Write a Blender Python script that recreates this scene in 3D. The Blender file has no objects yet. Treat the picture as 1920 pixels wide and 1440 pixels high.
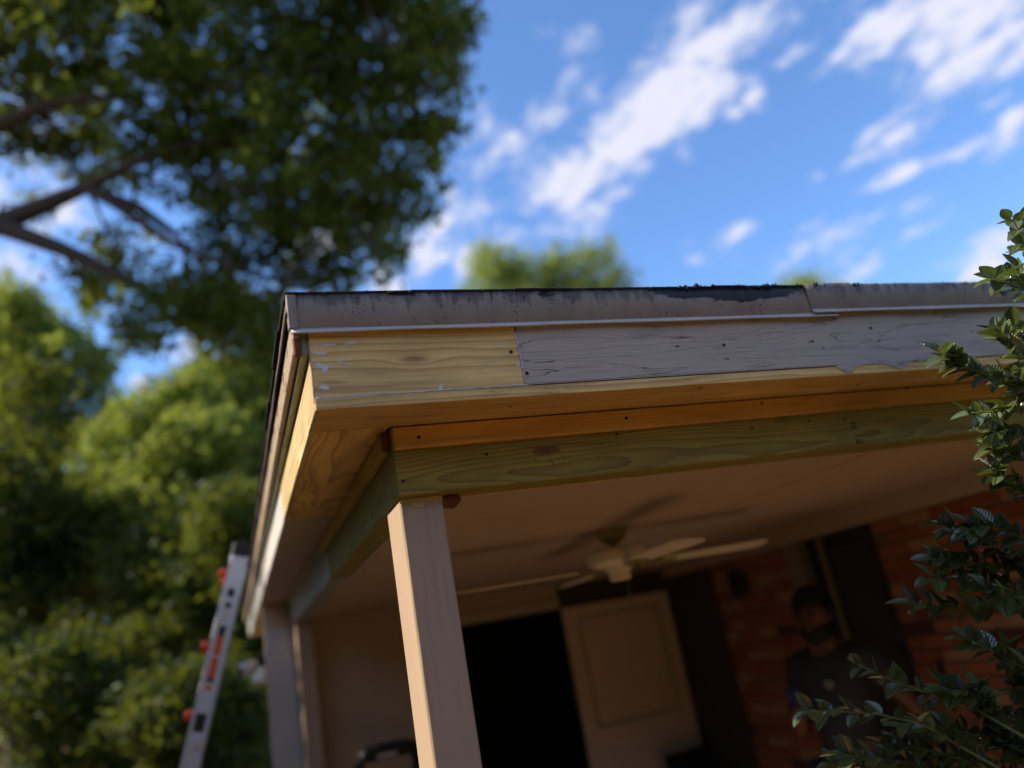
import bpy, bmesh, math, random
import numpy as np
from mathutils import Vector, Matrix, Euler
random.seed(7); rng = np.random.default_rng(7)
SC = bpy.context.scene
COL = SC.collection
R = math.radians
# ------------------------------------------------------------------ camera
ZC = 1.85                                  # eye height of the phone above the yard
YAW, PIT, ROL, FPX = 0.383965, 0.315438, -0.185035, 1466.4
def cam_axes():
    f = Vector((math.sin(YAW)*math.cos(PIT), math.cos(YAW)*math.cos(PIT), math.sin(PIT)))
    r = Vector((math.cos(YAW), -math.sin(YAW), 0)); u = r.cross(f)
    return r*math.cos(ROL)+u*math.sin(ROL), -r*math.sin(ROL)+u*math.cos(ROL), f
CR, CU, CF = cam_axes()
cd = bpy.data.cameras.new('camera'); cam = bpy.data.objects.new('camera', cd); COL.objects.link(cam)
cam.matrix_world = Matrix(((CR.x, CU.x, -CF.x, 0), (CR.y, CU.y, -CF.y, 0), (CR.z, CU.z, -CF.z, ZC), (0, 0, 0, 1)))
cd.sensor_fit = 'HORIZONTAL'; cd.sensor_width = 36; cd.lens = FPX/1920*36
cd.clip_start = 0.05; cd.clip_end = 3000
cd.dof.use_dof = True; cd.dof.focus_distance = 2.0; cd.dof.aperture_fstop = 0.85
SC.camera = cam
def D(px, py):                             # direction of a photo pixel
    return CR*((px-960)/FPX) + CU*(-(py-720)/FPX) + CF
def AT(px, py, d):                         # point at depth d along the view axis
    return Vector((0, 0, ZC)) + D(px, py)*d
def ATY(px, py, Y):
    v = D(px, py); return Vector((0, 0, ZC)) + v*(Y/v.y)
# ------------------------------------------------------------------ light
SUN_EL, SUN_A = R(39.7), R(16)               # sun stands to the left and a little behind the house
to_sun = Vector((-math.cos(SUN_EL)*math.cos(SUN_A), math.cos(SUN_EL)*math.sin(SUN_A), math.sin(SUN_EL)))
sl = bpy.data.lights.new('sun', 'SUN'); sl.energy = 5.0; sl.angle = R(0.55); sl.color = (1.0, 0.87, 0.68)
so = bpy.data.objects.new('sun', sl); COL.objects.link(so)
so.rotation_euler = to_sun.to_track_quat('Z', 'Y').to_euler(); so.location = (-6, 4, 9)
SC.view_settings.view_transform = 'Standard'; SC.view_settings.look = 'None'
SC.view_settings.exposure = 0.9; SC.view_settings.gamma = 1.0; SC.view_settings.use_curve_mapping = False
SC.render.engine = 'CYCLES'
SC.cycles.use_denoising = True
SC.cycles.max_bounces = 8; SC.cycles.diffuse_bounces = 5; SC.cycles.transparent_max_bounces = 8
SC.cycles.sample_clamp_indirect = 4.0

# ------------------------------------------------------------------ node helper
class G:
    def __init__(s, nt): s.nt = nt; s.n = nt.nodes; s.l = nt.links
    def new(s, t, **k):
        n = s.n.new(t)
        for a, v in k.items(): setattr(n, a, v)
        return n
    def put(s, sock, v):
        if isinstance(v, bpy.types.NodeSocket): s.l.new(v, sock)
        elif v is not None:
            if sock.type == 'RGBA' and hasattr(v, '__len__') and len(v) == 3: v = (*v, 1)
            sock.default_value = v
    def m(s, op, a, b=None, c=None, clamp=False):
        n = s.new('ShaderNodeMath', operation=op, use_clamp=clamp)
        for i, v in enumerate((a, b, c)):
            if v is not None: s.put(n.inputs[i], v)
        return n.outputs[0]
    def v(s, op, a, b=None, sc=None):
        n = s.new('ShaderNodeVectorMath', operation=op); s.put(n.inputs[0], a)
        if b is not None: s.put(n.inputs[1], b)
        if sc is not None: s.put(n.inputs['Scale'], sc)
        return n.outputs['Value'] if op in ('DOT_PRODUCT', 'LENGTH', 'DISTANCE') else n.outputs[0]
    def sep(s, v): n = s.new('ShaderNodeSeparateXYZ'); s.put(n.inputs[0], v); return n.outputs
    def comb(s, x, y, z):
        n = s.new('ShaderNodeCombineXYZ')
        for i, q in enumerate((x, y, z)): s.put(n.inputs[i], q)
        return n.outputs[0]
    def noise(s, vec, scale, detail=4, rough=.55, dist=0, dim='3D'):
        n = s.new('ShaderNodeTexNoise', noise_dimensions=dim); s.put(n.inputs['Vector'], vec)
        s.put(n.inputs['Scale'], scale); s.put(n.inputs['Detail'], detail); s.put(n.inputs['Roughness'], rough); s.put(n.inputs['Distortion'], dist)
        return n.outputs['Fac']
    def ss(s, x, a, b):                      # smoothstep
        n = s.new('ShaderNodeMapRange', interpolation_type='SMOOTHSTEP'); s.put(n.inputs[0], x)
        s.put(n.inputs[1], a); s.put(n.inputs[2], b); return n.outputs[0]
    def mix(s, f, a, b, blend='MIX'):
        n = s.new('ShaderNodeMix', data_type='RGBA', blend_type=blend); s.put(n.inputs[0], f)
        s.put(n.inputs[6], a); s.put(n.inputs[7], b); return n.outputs[2]
    def obj(s): return s.new('ShaderNodeTexCoord').outputs['Object']
    def uv(s): return s.new('ShaderNodeTexCoord').outputs['UV']
    def geo(s): return s.new('ShaderNodeNewGeometry')
    def rand(s): return s.new('ShaderNodeObjectInfo').outputs['Random']
    def bump(s, h, strength=.5, dist=.002):
        n = s.new('ShaderNodeBump'); s.put(n.inputs['Height'], h); n.inputs['Strength'].default_value = strength; n.inputs['Distance'].default_value = dist
        return n.outputs[0]
def material(name):
    mt = bpy.data.materials.new(name); mt.use_nodes = True; nt = mt.node_tree; nt.nodes.clear()
    g = G(nt); out = g.new('ShaderNodeOutputMaterial')
    p = g.new('ShaderNodeBsdfPrincipled'); g.l.new(p.outputs[0], out.inputs[0])
    return mt, g, p, out
def principled(g, p, col, rough=.6, bump=None, spec=.4, metal=0.):
    g.put(p.inputs['Base Color'], col); g.put(p.inputs['Roughness'], rough); g.put(p.inputs['Metallic'], metal)
    g.put(p.inputs['Specular IOR Level'], spec)
    if bump is not None: g.l.new(bump, p.inputs['Normal'])
def plain(name, col, rough=.6, var=.12, scale=9, bumps=.25, spec=.35, metal=0.):
    mt, g, p, o = material(name); c = g.obj()
    a = g.noise(c, scale, 5); b = g.noise(c, scale*14, 3)
    f = g.m('ADD', g.m('MULTIPLY', g.m('SUBTRACT', a, .5), 2*var), 1.0)
    principled(g, p, g.v('SCALE', col, sc=f), rough, g.bump(b, bumps, .001), spec, metal); return mt

# ------------------------------------------------------------------ world: sky with drifting cirrus
W = bpy.data.worlds.new('World'); SC.world = W; W.use_nodes = True
def build_world():
    nt = W.node_tree; nt.nodes.clear(); g = G(nt)
    out = g.new('ShaderNodeOutputWorld')
    sky = g.new('ShaderNodeTexSky', sky_type='NISHITA'); sky.sun_disc = False
    sky.sun_elevation = SUN_EL; sky.sun_rotation = math.atan2(to_sun.x, to_sun.y)
    sky.air_density = 1.0; sky.dust_density = 0.0; sky.ozone_density = 8.0; sky.altitude = 200
    d = g.new('ShaderNodeTexCoord').outputs['Generated']
    x, y, z = g.sep(d)[:3]
    zz = g.m('MAXIMUM', z, .06)
    p = g.comb(g.m('DIVIDE', x, zz), g.m('DIVIDE', y, zz), 0.0)
    def PL(px, py):
        v = D(px, py).normalized(); return np.array([v.x/max(v.z, .06), v.y/max(v.z, .06)])
    # cloud banks of this sky: (centre, end of the long axis, half width in the photo, strength)
    C = [((1190, 240), (1400, 30), 75, 1.0), ((1085, 350), (1130, 290), 48, .9), ((1290, 110), (1440, 10), 60, .75), ((1170, 270), (1260, 160), 60, .7),
         ((900, 330), (930, 210), 42, .75), ((820, 430), (880, 330), 38, 1.0), ((930, 260), (925, 180), 40, .6), ((1040, 200), (1090, 130), 42, .62), ((1060, 70), (1110, 30), 38, .6),
         ((1640, 50), (1700, -10), 60, .95), ((1830, 50), (1950, -40), 110, 1.0), ((1880, 110), (1915, 80), 50, .8), ((1810, 60), (1760, 20), 60, .8),
         ((1690, 232), (1770, 175), 34, .72), ((1720, 312), (1815, 270), 17, .72), ((1720, 405), (1780, 380), 40, .5), ((1560, 460), (1630, 415), 36, .6), ((1600, 510), (1650, 490), 26, .6),
         ((1360, 462), (1400, 435), 26, .68), ((1440, 165), (1460, 150), 20, .75), ((1400, 190), (1420, 175), 16, .7), ((1305, 288), (1325, 268), 18, .65), ((1500, 110), (1530, 95), 18, .6),
         ((1850, 510), (1900, 470), 44, 1.1), ((1480, 510), (1505, 492), 24, .6), ((965, 452), (1000, 440), 28, .75), ((880, 500), (900, 480), 26, .8), ((1890, 240), (1925, 210), 34, .62), ((1850, 180), (1910, 160), 26, .6),
         ((1520, 320), (1535, 300), 24, .45), ((620, 440), (660, 430), 30, .9), ((30, 620), (60, 590), 50, .9), ((720, 540), (760, 530), 40, .7), ((240, 470), (290, 440), 40, .5), ((-150, 300), (50, 200), 90, .7)]
    wv = g.new('ShaderNodeTexNoise'); g.put(wv.inputs['Vector'], p); wv.inputs['Scale'].default_value = 3.2; wv.inputs['Detail'].default_value = 5; wv.inputs['Roughness'].default_value = .62
    pw = g.v('ADD', p, g.v('SCALE', g.v('SUBTRACT', wv.outputs['Color'], (.5, .5, .5)), sc=.30))
    cov = None
    for (cx, cy), (ex, ey), w, st in C:
        c0 = PL(cx, cy); L = math.hypot(ex-cx, ey-cy); L2 = max(L*1.1, w)
        ux, uy = ((ex-cx)/L, (ey-cy)/L)
        a = PL(cx+ux*L2, cy+uy*L2)-c0; b = PL(cx-uy*w, cy+ux*w)-c0
        M = np.linalg.inv(np.array([a, b]).T)
        q = g.v('SUBTRACT', pw, (float(c0[0]), float(c0[1]), 0))
        q1 = g.v('DOT_PRODUCT', q, (float(M[0, 0]), float(M[0, 1]), 0)); q2 = g.v('DOT_PRODUCT', q, (float(M[1, 0]), float(M[1, 1]), 0))
        r = g.m('ADD', g.m('MULTIPLY', q1, q1), g.m('MULTIPLY', q2, q2))
        e = g.m('MULTIPLY', g.m('EXPONENT', g.m('MULTIPLY', r, -.62)), st)
        cov = e if cov is None else g.m('MAXIMUM', cov, e)
    s0 = PL(1100, 380); s1 = PL(1400, 40); dirv = (s1-s0)/np.linalg.norm(s1-s0)
    al = g.v('DOT_PRODUCT', p, (float(dirv[0]), float(dirv[1]), 0)); ac = g.v('DOT_PRODUCT', p, (float(-dirv[1]), float(dirv[0]), 0))
    st = g.comb(g.m('MULTIPLY', al, .75), ac, 3.3)
    n1 = g.noise(st, 6.5, 8, .66, .4); n2 = g.noise(st, 1.6, 4, .5, .3); n3 = g.noise(st, 22, 5, .6, .3)
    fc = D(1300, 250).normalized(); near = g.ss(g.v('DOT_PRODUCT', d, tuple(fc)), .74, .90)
    gen = g.m('MULTIPLY', g.ss(n2, .42, .64), g.m('SUBTRACT', .95, g.m('MULTIPLY', near, .90)))                 # extra cloud added outside the view for whiter, brighter ambient light
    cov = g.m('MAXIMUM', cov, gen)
    fib = g.m('ADD', g.m('MULTIPLY', g.m('SUBTRACT', n1, .5), 2.3), g.m('MULTIPLY', g.m('SUBTRACT', n3, .5), 1.15))
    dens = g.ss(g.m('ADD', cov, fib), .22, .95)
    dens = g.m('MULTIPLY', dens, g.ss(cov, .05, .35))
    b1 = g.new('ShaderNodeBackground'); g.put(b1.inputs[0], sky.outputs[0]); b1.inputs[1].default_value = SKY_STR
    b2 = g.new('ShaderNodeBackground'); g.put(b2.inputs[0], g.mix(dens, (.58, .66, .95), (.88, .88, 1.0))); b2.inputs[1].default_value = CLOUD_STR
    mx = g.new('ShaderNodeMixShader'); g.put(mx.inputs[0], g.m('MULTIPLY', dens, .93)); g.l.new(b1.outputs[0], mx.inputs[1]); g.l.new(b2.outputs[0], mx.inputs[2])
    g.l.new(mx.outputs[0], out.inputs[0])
SKY_STR, CLOUD_STR = 0.15, 0.54
build_world()

# ------------------------------------------------------------------ object helpers
def tag(o, label=None, cat=None, group=None, kind=None):
    for k, v in (('label', label), ('category', cat), ('group', group), ('kind', kind)):
        if v: o[k] = v
    return o
def link(name, me, mat, parent=None, loc=None, rot=None):
    o = bpy.data.objects.new(name, me); COL.objects.link(o)
    if mat and not me.materials: me.materials.append(mat)
    if parent: o.parent = parent
    if loc is not None: o.location = loc
    if rot is not None: o.rotation_euler = rot
    return o
def thing(name, label, cat, loc=(0, 0, 0), group=None):
    o = bpy.data.objects.new(name, None); COL.objects.link(o); o.location = loc; o.empty_display_size = .1
    return tag(o, label, cat, group)
def mesh_bm(name, bm, smooth=False):
    me = bpy.data.meshes.new(name); bm.to_mesh(me); bm.free()
    if smooth: me.shade_smooth()
    return me
def mesh_np(name, V, F, smooth=False):
    V = np.asarray(V, np.float32); F = np.asarray(F, np.int32); k = F.shape[1]
    me = bpy.data.meshes.new(name); me.vertices.add(len(V)); me.vertices.foreach_set('co', V.ravel())
    me.loops.add(F.size); me.loops.foreach_set('vertex_index', F.ravel())
    me.polygons.add(len(F)); me.polygons.foreach_set('loop_start', np.arange(0, F.size, k, dtype=np.int32))
    if smooth: me.polygons.foreach_set('use_smooth', np.ones(len(F), bool))
    me.update(calc_edges=True); return me
def box_me(name, dx, dy, dz, bev=.002, jit=0.):
    bm = bmesh.new(); bmesh.ops.create_cube(bm, size=1)
    for v in bm.verts: v.co = Vector((v.co.x*dx, v.co.y*dy, v.co.z*dz)) + Vector((random.uniform(-jit, jit), random.uniform(-jit, jit), random.uniform(-jit, jit)))
    if bev: bmesh.ops.bevel(bm, geom=bm.edges[:], offset=bev, segments=1, affect='EDGES')
    return mesh_bm(name, bm)
# z below is height relative to the camera (zr); box() takes zr
def box(name, x0, x1, y0, y1, z0, z1, mat, parent, bev=.002, rot=None):
    c = Vector(((x0+x1)/2, (y0+y1)/2, (z0+z1)/2+ZC))
    o = link(name, box_me(name, abs(x1-x0), abs(y1-y0), abs(z1-z0), bev), mat, parent, None, rot)
    o.location = c - (parent_loc(parent) if parent else Vector((0, 0, 0)))
    return o
def parent_loc(p):
    v = Vector((0, 0, 0))
    while p is not None: v += p.location; p = p.parent
    return v
def world(o, pos, parent): o.location = Vector(pos) - parent_loc(parent); return o
def tube_np(pts, rad, n=8, cap=True):
    pts = [Vector(p) for p in pts]; V = []; F = []
    up = Vector((.13, .27, 1)).normalized()
    for i, p in enumerate(pts):
        t = (pts[min(i+1, len(pts)-1)]-pts[max(i-1, 0)]).normalized()
        a = t.cross(up if abs(t.dot(up)) < .95 else Vector((1, 0, 0))).normalized(); b = t.cross(a)
        for k in range(n):
            q = 2*math.pi*k/n; V.append(p+(a*math.cos(q)+b*math.sin(q))*rad[i])
    for i in range(len(pts)-1):
        for k in range(n): F.append((i*n+k, i*n+(k+1) % n, (i+1)*n+(k+1) % n, (i+1)*n+k))
    return V, F
def tubes_me(name, specs, n=8):
    V, F = [], []
    for pts, rad in specs:
        v, f = tube_np(pts, rad, n); o = len(V); V += [tuple(q) for q in v]; F += [tuple(i+o for i in q) for q in f]
        for base in (0, len(v)-n):
            c = len(V); V.append(tuple(pts[0] if base == 0 else pts[-1]))
            for k in range(n):
                a, b = o+base+k, o+base+(k+1) % n
                F.append((a, b, c, c) if base else (b, a, c, c))
    bm = bmesh.new(); vs = [bm.verts.new(q) for q in V]
    for f in F:
        try: bm.faces.new([vs[i] for i in dict.fromkeys(f)])
        except ValueError: pass
    bmesh.ops.recalc_face_normals(bm, faces=bm.faces[:])
    return mesh_bm(name, bm, True)
def lathe_me(name, prof, n=28):
    V, F = [], []
    for r, z in prof:
        for k in range(n): V.append((r*math.cos(2*math.pi*k/n), r*math.sin(2*math.pi*k/n), z))
    for i in range(len(prof)-1):
        for k in range(n): F.append((i*n+k, i*n+(k+1) % n, (i+1)*n+(k+1) % n, (i+1)*n+k))
    me = mesh_np(name, V, F); 
    bm = bmesh.new(); bm.from_mesh(me); bmesh.ops.remove_doubles(bm, verts=bm.verts[:], dist=1e-5); bmesh.ops.recalc_face_normals(bm, faces=bm.faces[:]); bm.to_mesh(me); bm.free()
    me.polygons.foreach_set('use_smooth', np.ones(len(me.polygons), bool)); me.set_sharp_from_angle(angle=R(40)); return me
def prism_me(name, poly, depth, axis='y', bev=0):   # flat outline (a,b) extruded by depth
    bm = bmesh.new()
    def P(a, b, t): return (a, t, b) if axis == 'y' else ((t, a, b) if axis == 'x' else (a, b, t))
    lo = [bm.verts.new(P(a, b, 0)) for a, b in poly]; hi = [bm.verts.new(P(a, b, depth)) for a, b in poly]
    n = len(poly); bm.faces.new(lo); bm.faces.new(hi[::-1])
    for i in range(n): bm.faces.new((lo[i], hi[i], hi[(i+1) % n], lo[(i+1) % n]))
    bmesh.ops.recalc_face_normals(bm, faces=bm.faces[:])
    if bev: bmesh.ops.bevel(bm, geom=bm.edges[:], offset=bev, segments=1, affect='EDGES')
    return mesh_bm(name, bm)

# ------------------------------------------------------------------ wood, paint and metal
def wood(name, axis, light, dark, freq=120., contrast=.75, weather=None, rough=.62, knots=0., ctr=(.012, -.06), stain=None, plywood=False):
    mt, g, p, o = material(name)
    c = g.obj(); rnd = g.rand(); xs = g.sep(c)
    a = xs[{'X': 0, 'Y': 1, 'Z': 2}[axis]]; b, d = [xs[i] for i in range(3) if i != {'X': 0, 'Y': 1, 'Z': 2}[axis]]
    off = g.m('MULTIPLY', rnd, 37.)
    lng = g.comb(g.m('MULTIPLY', a, 1.0), g.m('MULTIPLY', b, 5.), g.m('ADD', g.m('MULTIPLY', d, 5.), off))
    w = g.noise(lng, 1.5 if not plywood else 1.7, 2, .45)
    k = .085 if not plywood else .26
    vo = g.new('ShaderNodeTexVoronoi', feature='F1'); g.put(vo.inputs['Vector'], g.comb(g.m('MULTIPLY', a, 2.3), g.m('MULTIPLY', b, 9.), g.m('ADD', g.m('MULTIPLY', d, 9.), off))); vo.inputs['Scale'].default_value = 1.0
    kd = vo.outputs['Distance']; kn = g.m('MULTIPLY', g.m('EXPONENT', g.m('MULTIPLY', g.m('MULTIPLY', kd, kd), -42.)), g.m('GREATER_THAN', g.sep(vo.outputs['Color'])[0], .74))     # knots bend the rings round them
    rr0 = g.m('MULTIPLY', kn, .020)
    rr = g.m('ADD', g.m('ADD', rr0, g.m('SQRT', g.m('ADD', g.m('POWER', g.m('SUBTRACT', b, ctr[0]), 2.), g.m('POWER', g.m('SUBTRACT', d, ctr[1]), 2.)))), g.m('MULTIPLY', w, k))
    ph = g.m('FRACT', g.m('MULTIPLY', rr, freq))
    ring = g.m('POWER', ph, 2.2)                                         # slow pale earlywood into a dark latewood edge
    ring = g.m('MULTIPLY', ring, g.m('SUBTRACT', 1.0, g.ss(ph, .93, 1.0)))
    fib = g.noise(g.comb(g.m('MULTIPLY', a, 5.), g.m('MULTIPLY', b, 330.), g.m('MULTIPLY', d, 330.)), 1.0, 3, .6)
    blot = g.noise(g.comb(g.m('MULTIPLY', a, 3.), g.m('MULTIPLY', b, 9.), g.m('ADD', g.m('MULTIPLY', d, 9.), off)), 1.3, 4)
    f = g.m('MULTIPLY', ring, contrast, clamp=True)
    col = g.mix(f, light, dark)
    col = g.mix(g.m('MULTIPLY', g.ss(fib, .45, .75), .28), col, tuple(q*.62 for q in dark))
    col = g.v('SCALE', col, sc=g.m('ADD', g.m('MULTIPLY', g.m('SUBTRACT', blot, .5), .9), 1.0))
    stk = g.noise(g.comb(g.m('MULTIPLY', a, 2.2), g.m('MULTIPLY', b, 46.), g.m('ADD', g.m('MULTIPLY', d, 46.), off)), 1.0, 4, .6)
    col = g.mix(g.m('MULTIPLY', g.ss(stk, .56, .72), .5), col, tuple(q*.55 for q in dark))                # resin streaks
    col = g.mix(g.m('MULTIPLY', g.ss(kn, .62, .92), g.m('ADD', .35, g.m('MULTIPLY', ring, .5))), col, tuple(q*.45 for q in dark))
    pit = g.noise(c, 240, 3, .6); saw = g.noise(g.comb(g.m('MULTIPLY', a, 420.), g.m('MULTIPLY', b, 12.), g.m('MULTIPLY', d, 12.)), 1.0, 2, .5)
    col = g.mix(g.m('MULTIPLY', g.ss(pit, .66, .72), .45), col, tuple(q*.4 for q in dark))                # pits, dirt and saw fuzz
    if weather: col = g.mix(g.m('MULTIPLY', g.ss(g.noise(lng, 4., 5, .65), .52, .68), .7), col, weather)
    if stain: col = g.mix(g.m('MULTIPLY', g.ss(g.noise(c, 38, 4, .6), .62, .72), .8), col, stain)
    h = g.m('SUBTRACT', g.m('ADD', g.m('ADD', g.m('MULTIPLY', ring, .5), g.m('MULTIPLY', fib, .7)), g.m('MULTIPLY', saw, .25)), g.ss(pit, .64, .74))
    principled(g, p, col, rough, g.bump(h, .55, .0012), .3); return mt
def painted(name, col, axis='X', chips=.0, chipcol=(.12, .075, .05), dirt=.25, rough=.5, grainy=.5, dirtcol=(.05, .045, .04), chipscale=18, crack=.0):
    mt, g, p, o = material(name); c = g.obj(); rnd = g.rand()
    i = {'X': 0, 'Y': 1, 'Z': 2}[axis]; xs = g.sep(c)
    sx = [g.m('MULTIPLY', xs[k], 4. if k == i else 60.) for k in range(3)]
    gr = g.noise(g.comb(*sx), 1.0, 5, .6)
    sx2 = [g.m('MULTIPLY', xs[k], 9. if k == i else 260.) for k in range(3)]
    gr2 = g.noise(g.comb(*sx2), 1.0, 4, .6)
    bl = g.noise(c, 6, 5, .6); fine = g.noise(c, 160, 3, .6)
    cc = g.v('SCALE', col, sc=g.m('ADD', 1.0, g.m('MULTIPLY', g.m('SUBTRACT', bl, .5), .35)))
    cc = g.mix(g.m('MULTIPLY', g.ss(g.m('ADD', g.m('MULTIPLY', gr, .6), g.m('MULTIPLY', bl, .5)), .52, .78), dirt), cc, dirtcol)
    h = g.m('ADD', g.m('MULTIPLY', gr2, grainy), g.m('MULTIPLY', fine, .25))
    if crack:
        cr = g.ss(g.m('ABSOLUTE', g.m('SUBTRACT', g.noise(g.comb(*[g.m('MULTIPLY', xs[k], 3. if k == i else 34.) for k in range(3)]), 1.0, 3, .5, .4), .5)), .0, .012)
        patchy = g.ss(g.noise(c, 5, 3), .48, .6)
        cc = g.mix(g.m('MULTIPLY', g.m('MULTIPLY', g.m('SUBTRACT', 1.0, cr), patchy), crack), cc, (.03, .025, .025)); h = g.m('ADD', h, g.m('MULTIPLY', cr, .8))
    if chips:
        ch = g.ss(g.noise(g.comb(*[g.m('MULTIPLY', xs[k], .45 if k == i else 1.) for k in range(3)]), chipscale, 6, .68), 1-chips, 1-chips+.012)
        cc = g.mix(ch, cc, chipcol); h = g.m('SUBTRACT', h, g.m('MULTIPLY', ch, .9))
    principled(g, p, cc, rough, g.bump(h, .9, .0018), .4); return mt
M = {}
M['pine'] = wood('new_pine', 'X', (.78, .56, .22), (.44, .24, .075), 52, .85, rough=.6)
M['pine_y'] = wood('new_pine_lengthwise', 'Y', (.52, .40, .21), (.30, .17, .065), 60, .7, rough=.6)
M['under'] = wood('amber_pine', 'X', (.62, .41, .15), (.38, .20, .055), 80, .75, rough=.6)
M['cedar'] = wood('orange_cedar', 'X', (.66, .35, .09), (.44, .20, .045), 120, .5, rough=.5)
M['green'] = wood('treated_green_pine', 'X', (.30, .235, .05), (.13, .095, .02), 110, .9, weather=(.21, .18, .045), rough=.7)
M['green_y'] = wood('treated_green_pine_lengthwise', 'Y', (.27, .235, .065), (.13, .105, .03), 120, .8, weather=(.20, .19, .07), rough=.7)
M['strip_y'] = wood('yellow_strip_wood', 'Y', (.48, .34, .09), (.26, .15, .04), 120, .6, rough=.65)
M['ply'] = wood('rotary_plywood', 'Y', (.70, .47, .16), (.36, .19, .055), 30, .9, plywood=True, rough=.6)
M['rust'] = plain('rotten_wood', (.16, .06, .028), .9, .6, 60, 1.0)
M['fascia'] = painted('grey_paint_on_wood', (.46, .40, .345), 'X', dirt=.5, grainy=1.0, crack=.9, chips=.27, chipcol=(.16, .13, .10), chipscale=26, dirtcol=(.13, .125, .13))
M['fascia_y'] = painted('white_grey_paint_side', (.55, .53, .52), 'Y', chips=.30, chipcol=(.25, .17, .10), dirt=.4, crack=.5)
M['peel_y'] = painted('peeling_tan_paint', (.33, .255, .18), 'Y', chips=.42, chipcol=(.17, .062, .03), dirt=.5, crack=.6, chipscale=14)
M['mossy_y'] = painted('mossy_paint', (.25, .25, .14), 'Y', chips=.33, chipcol=(.06, .055, .03), dirt=.6, crack=.6)
M['soffit'] = painted('tan_soffit_paint', (.45, .35, .265), 'Y', dirt=.12, grainy=.2, rough=.6)
M['ceiling'] = painted('cream_ceiling_paint', (.46, .335, .24), 'X', dirt=.08, grainy=.1, rough=.7)
M['beam_old'] = painted('old_grey_beam_paint', (.34, .33, .31), 'Y', dirt=.3, chips=.22, crack=.4)
M['post'] = painted('brown_post_paint', (.40, .29, .20), 'Z', dirt=.25, grainy=1.3, rough=.5, chips=.31, chipcol=(.16, .11, .085), chipscale=60)
M['wall'] = painted('beige_wall_paint', (.44, .33, .21), 'Z', dirt=.12, grainy=.2, rough=.7)
M['cornerwhite'] = painted('grey_white_corner_paint', (.40, .385, .40), 'Z', dirt=.25, grainy=.3, rough=.6)
M['header'] = painted('beige_trim_paint', (.48, .38, .28), 'X', dirt=.12, grainy=.2, rough=.6)
M['jamb'] = painted('dull_jamb_paint', (.22, .17, .11), 'Z', dirt=.3, rough=.6)
M['brownwall'] = painted('dark_brown_siding', (.055, .035, .026), 'Z', dirt=.2, rough=.7)
M['doorwhite'] = painted('cream_door_paint', (.66, .50, .36), 'Z', dirt=.06, grainy=.2, rough=.5)
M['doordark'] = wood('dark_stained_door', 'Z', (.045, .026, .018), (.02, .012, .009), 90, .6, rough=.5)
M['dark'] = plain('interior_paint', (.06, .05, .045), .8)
M['caulk'] = plain('white_caulk', (.66, .66, .70), .5, .1, 40, .6)
M['rough_edge'] = plain('raw_saw_edge', (.55, .45, .26), .9, .4, 120, 1.0)
M['black'] = plain('black_plastic', (.012, .012, .014), .45)
M['steel'] = plain('dark_screw_steel', (.02, .02, .02), .5, metal=.6)
M['ink'] = plain('black_stamp_ink', (.018, .014, .01), .8)
M['knotcrack'] = plain('dark_resin_run', (.075, .055, .016), .6)
M['tar'] = plain('roof_tar_and_grit', (.018, .018, .02), .85, .6, 90, 1.0)
M['mortar'] = plain('mortar', (.19, .15, .105), .95, .3, 30, .8)
M['concrete'] = plain('porch_concrete', (.30, .21, .14), .9, .25, 6, .5)
M['aluminium'] = plain('ladder_aluminium', (.56, .57, .62), .42, .1, 20, .2, metal=.55)
M['orange'] = plain('orange_plastic', (.72, .085, .022), .4, .1)
M['sticker'] = plain('red_orange_sticker', (.62, .10, .03), .5, .1)
M['whiteplastic'] = plain('white_plastic', (.72, .70, .64), .4, .05)
M['fan'] = plain('cream_fan_enamel', (.75, .66, .48), .4, .06)
M['brass'] = plain('aged_green_brass', (.26, .22, .07), .5, .2)
M['blue'] = plain('blue_paint', (.03, .06, .32), .45)
M['phone'] = plain('dark_blue_phone_case', (.018, .025, .10), .5)
M['glass'] = plain('frosted_lamp_lens', (.62, .62, .60), .3)
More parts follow.
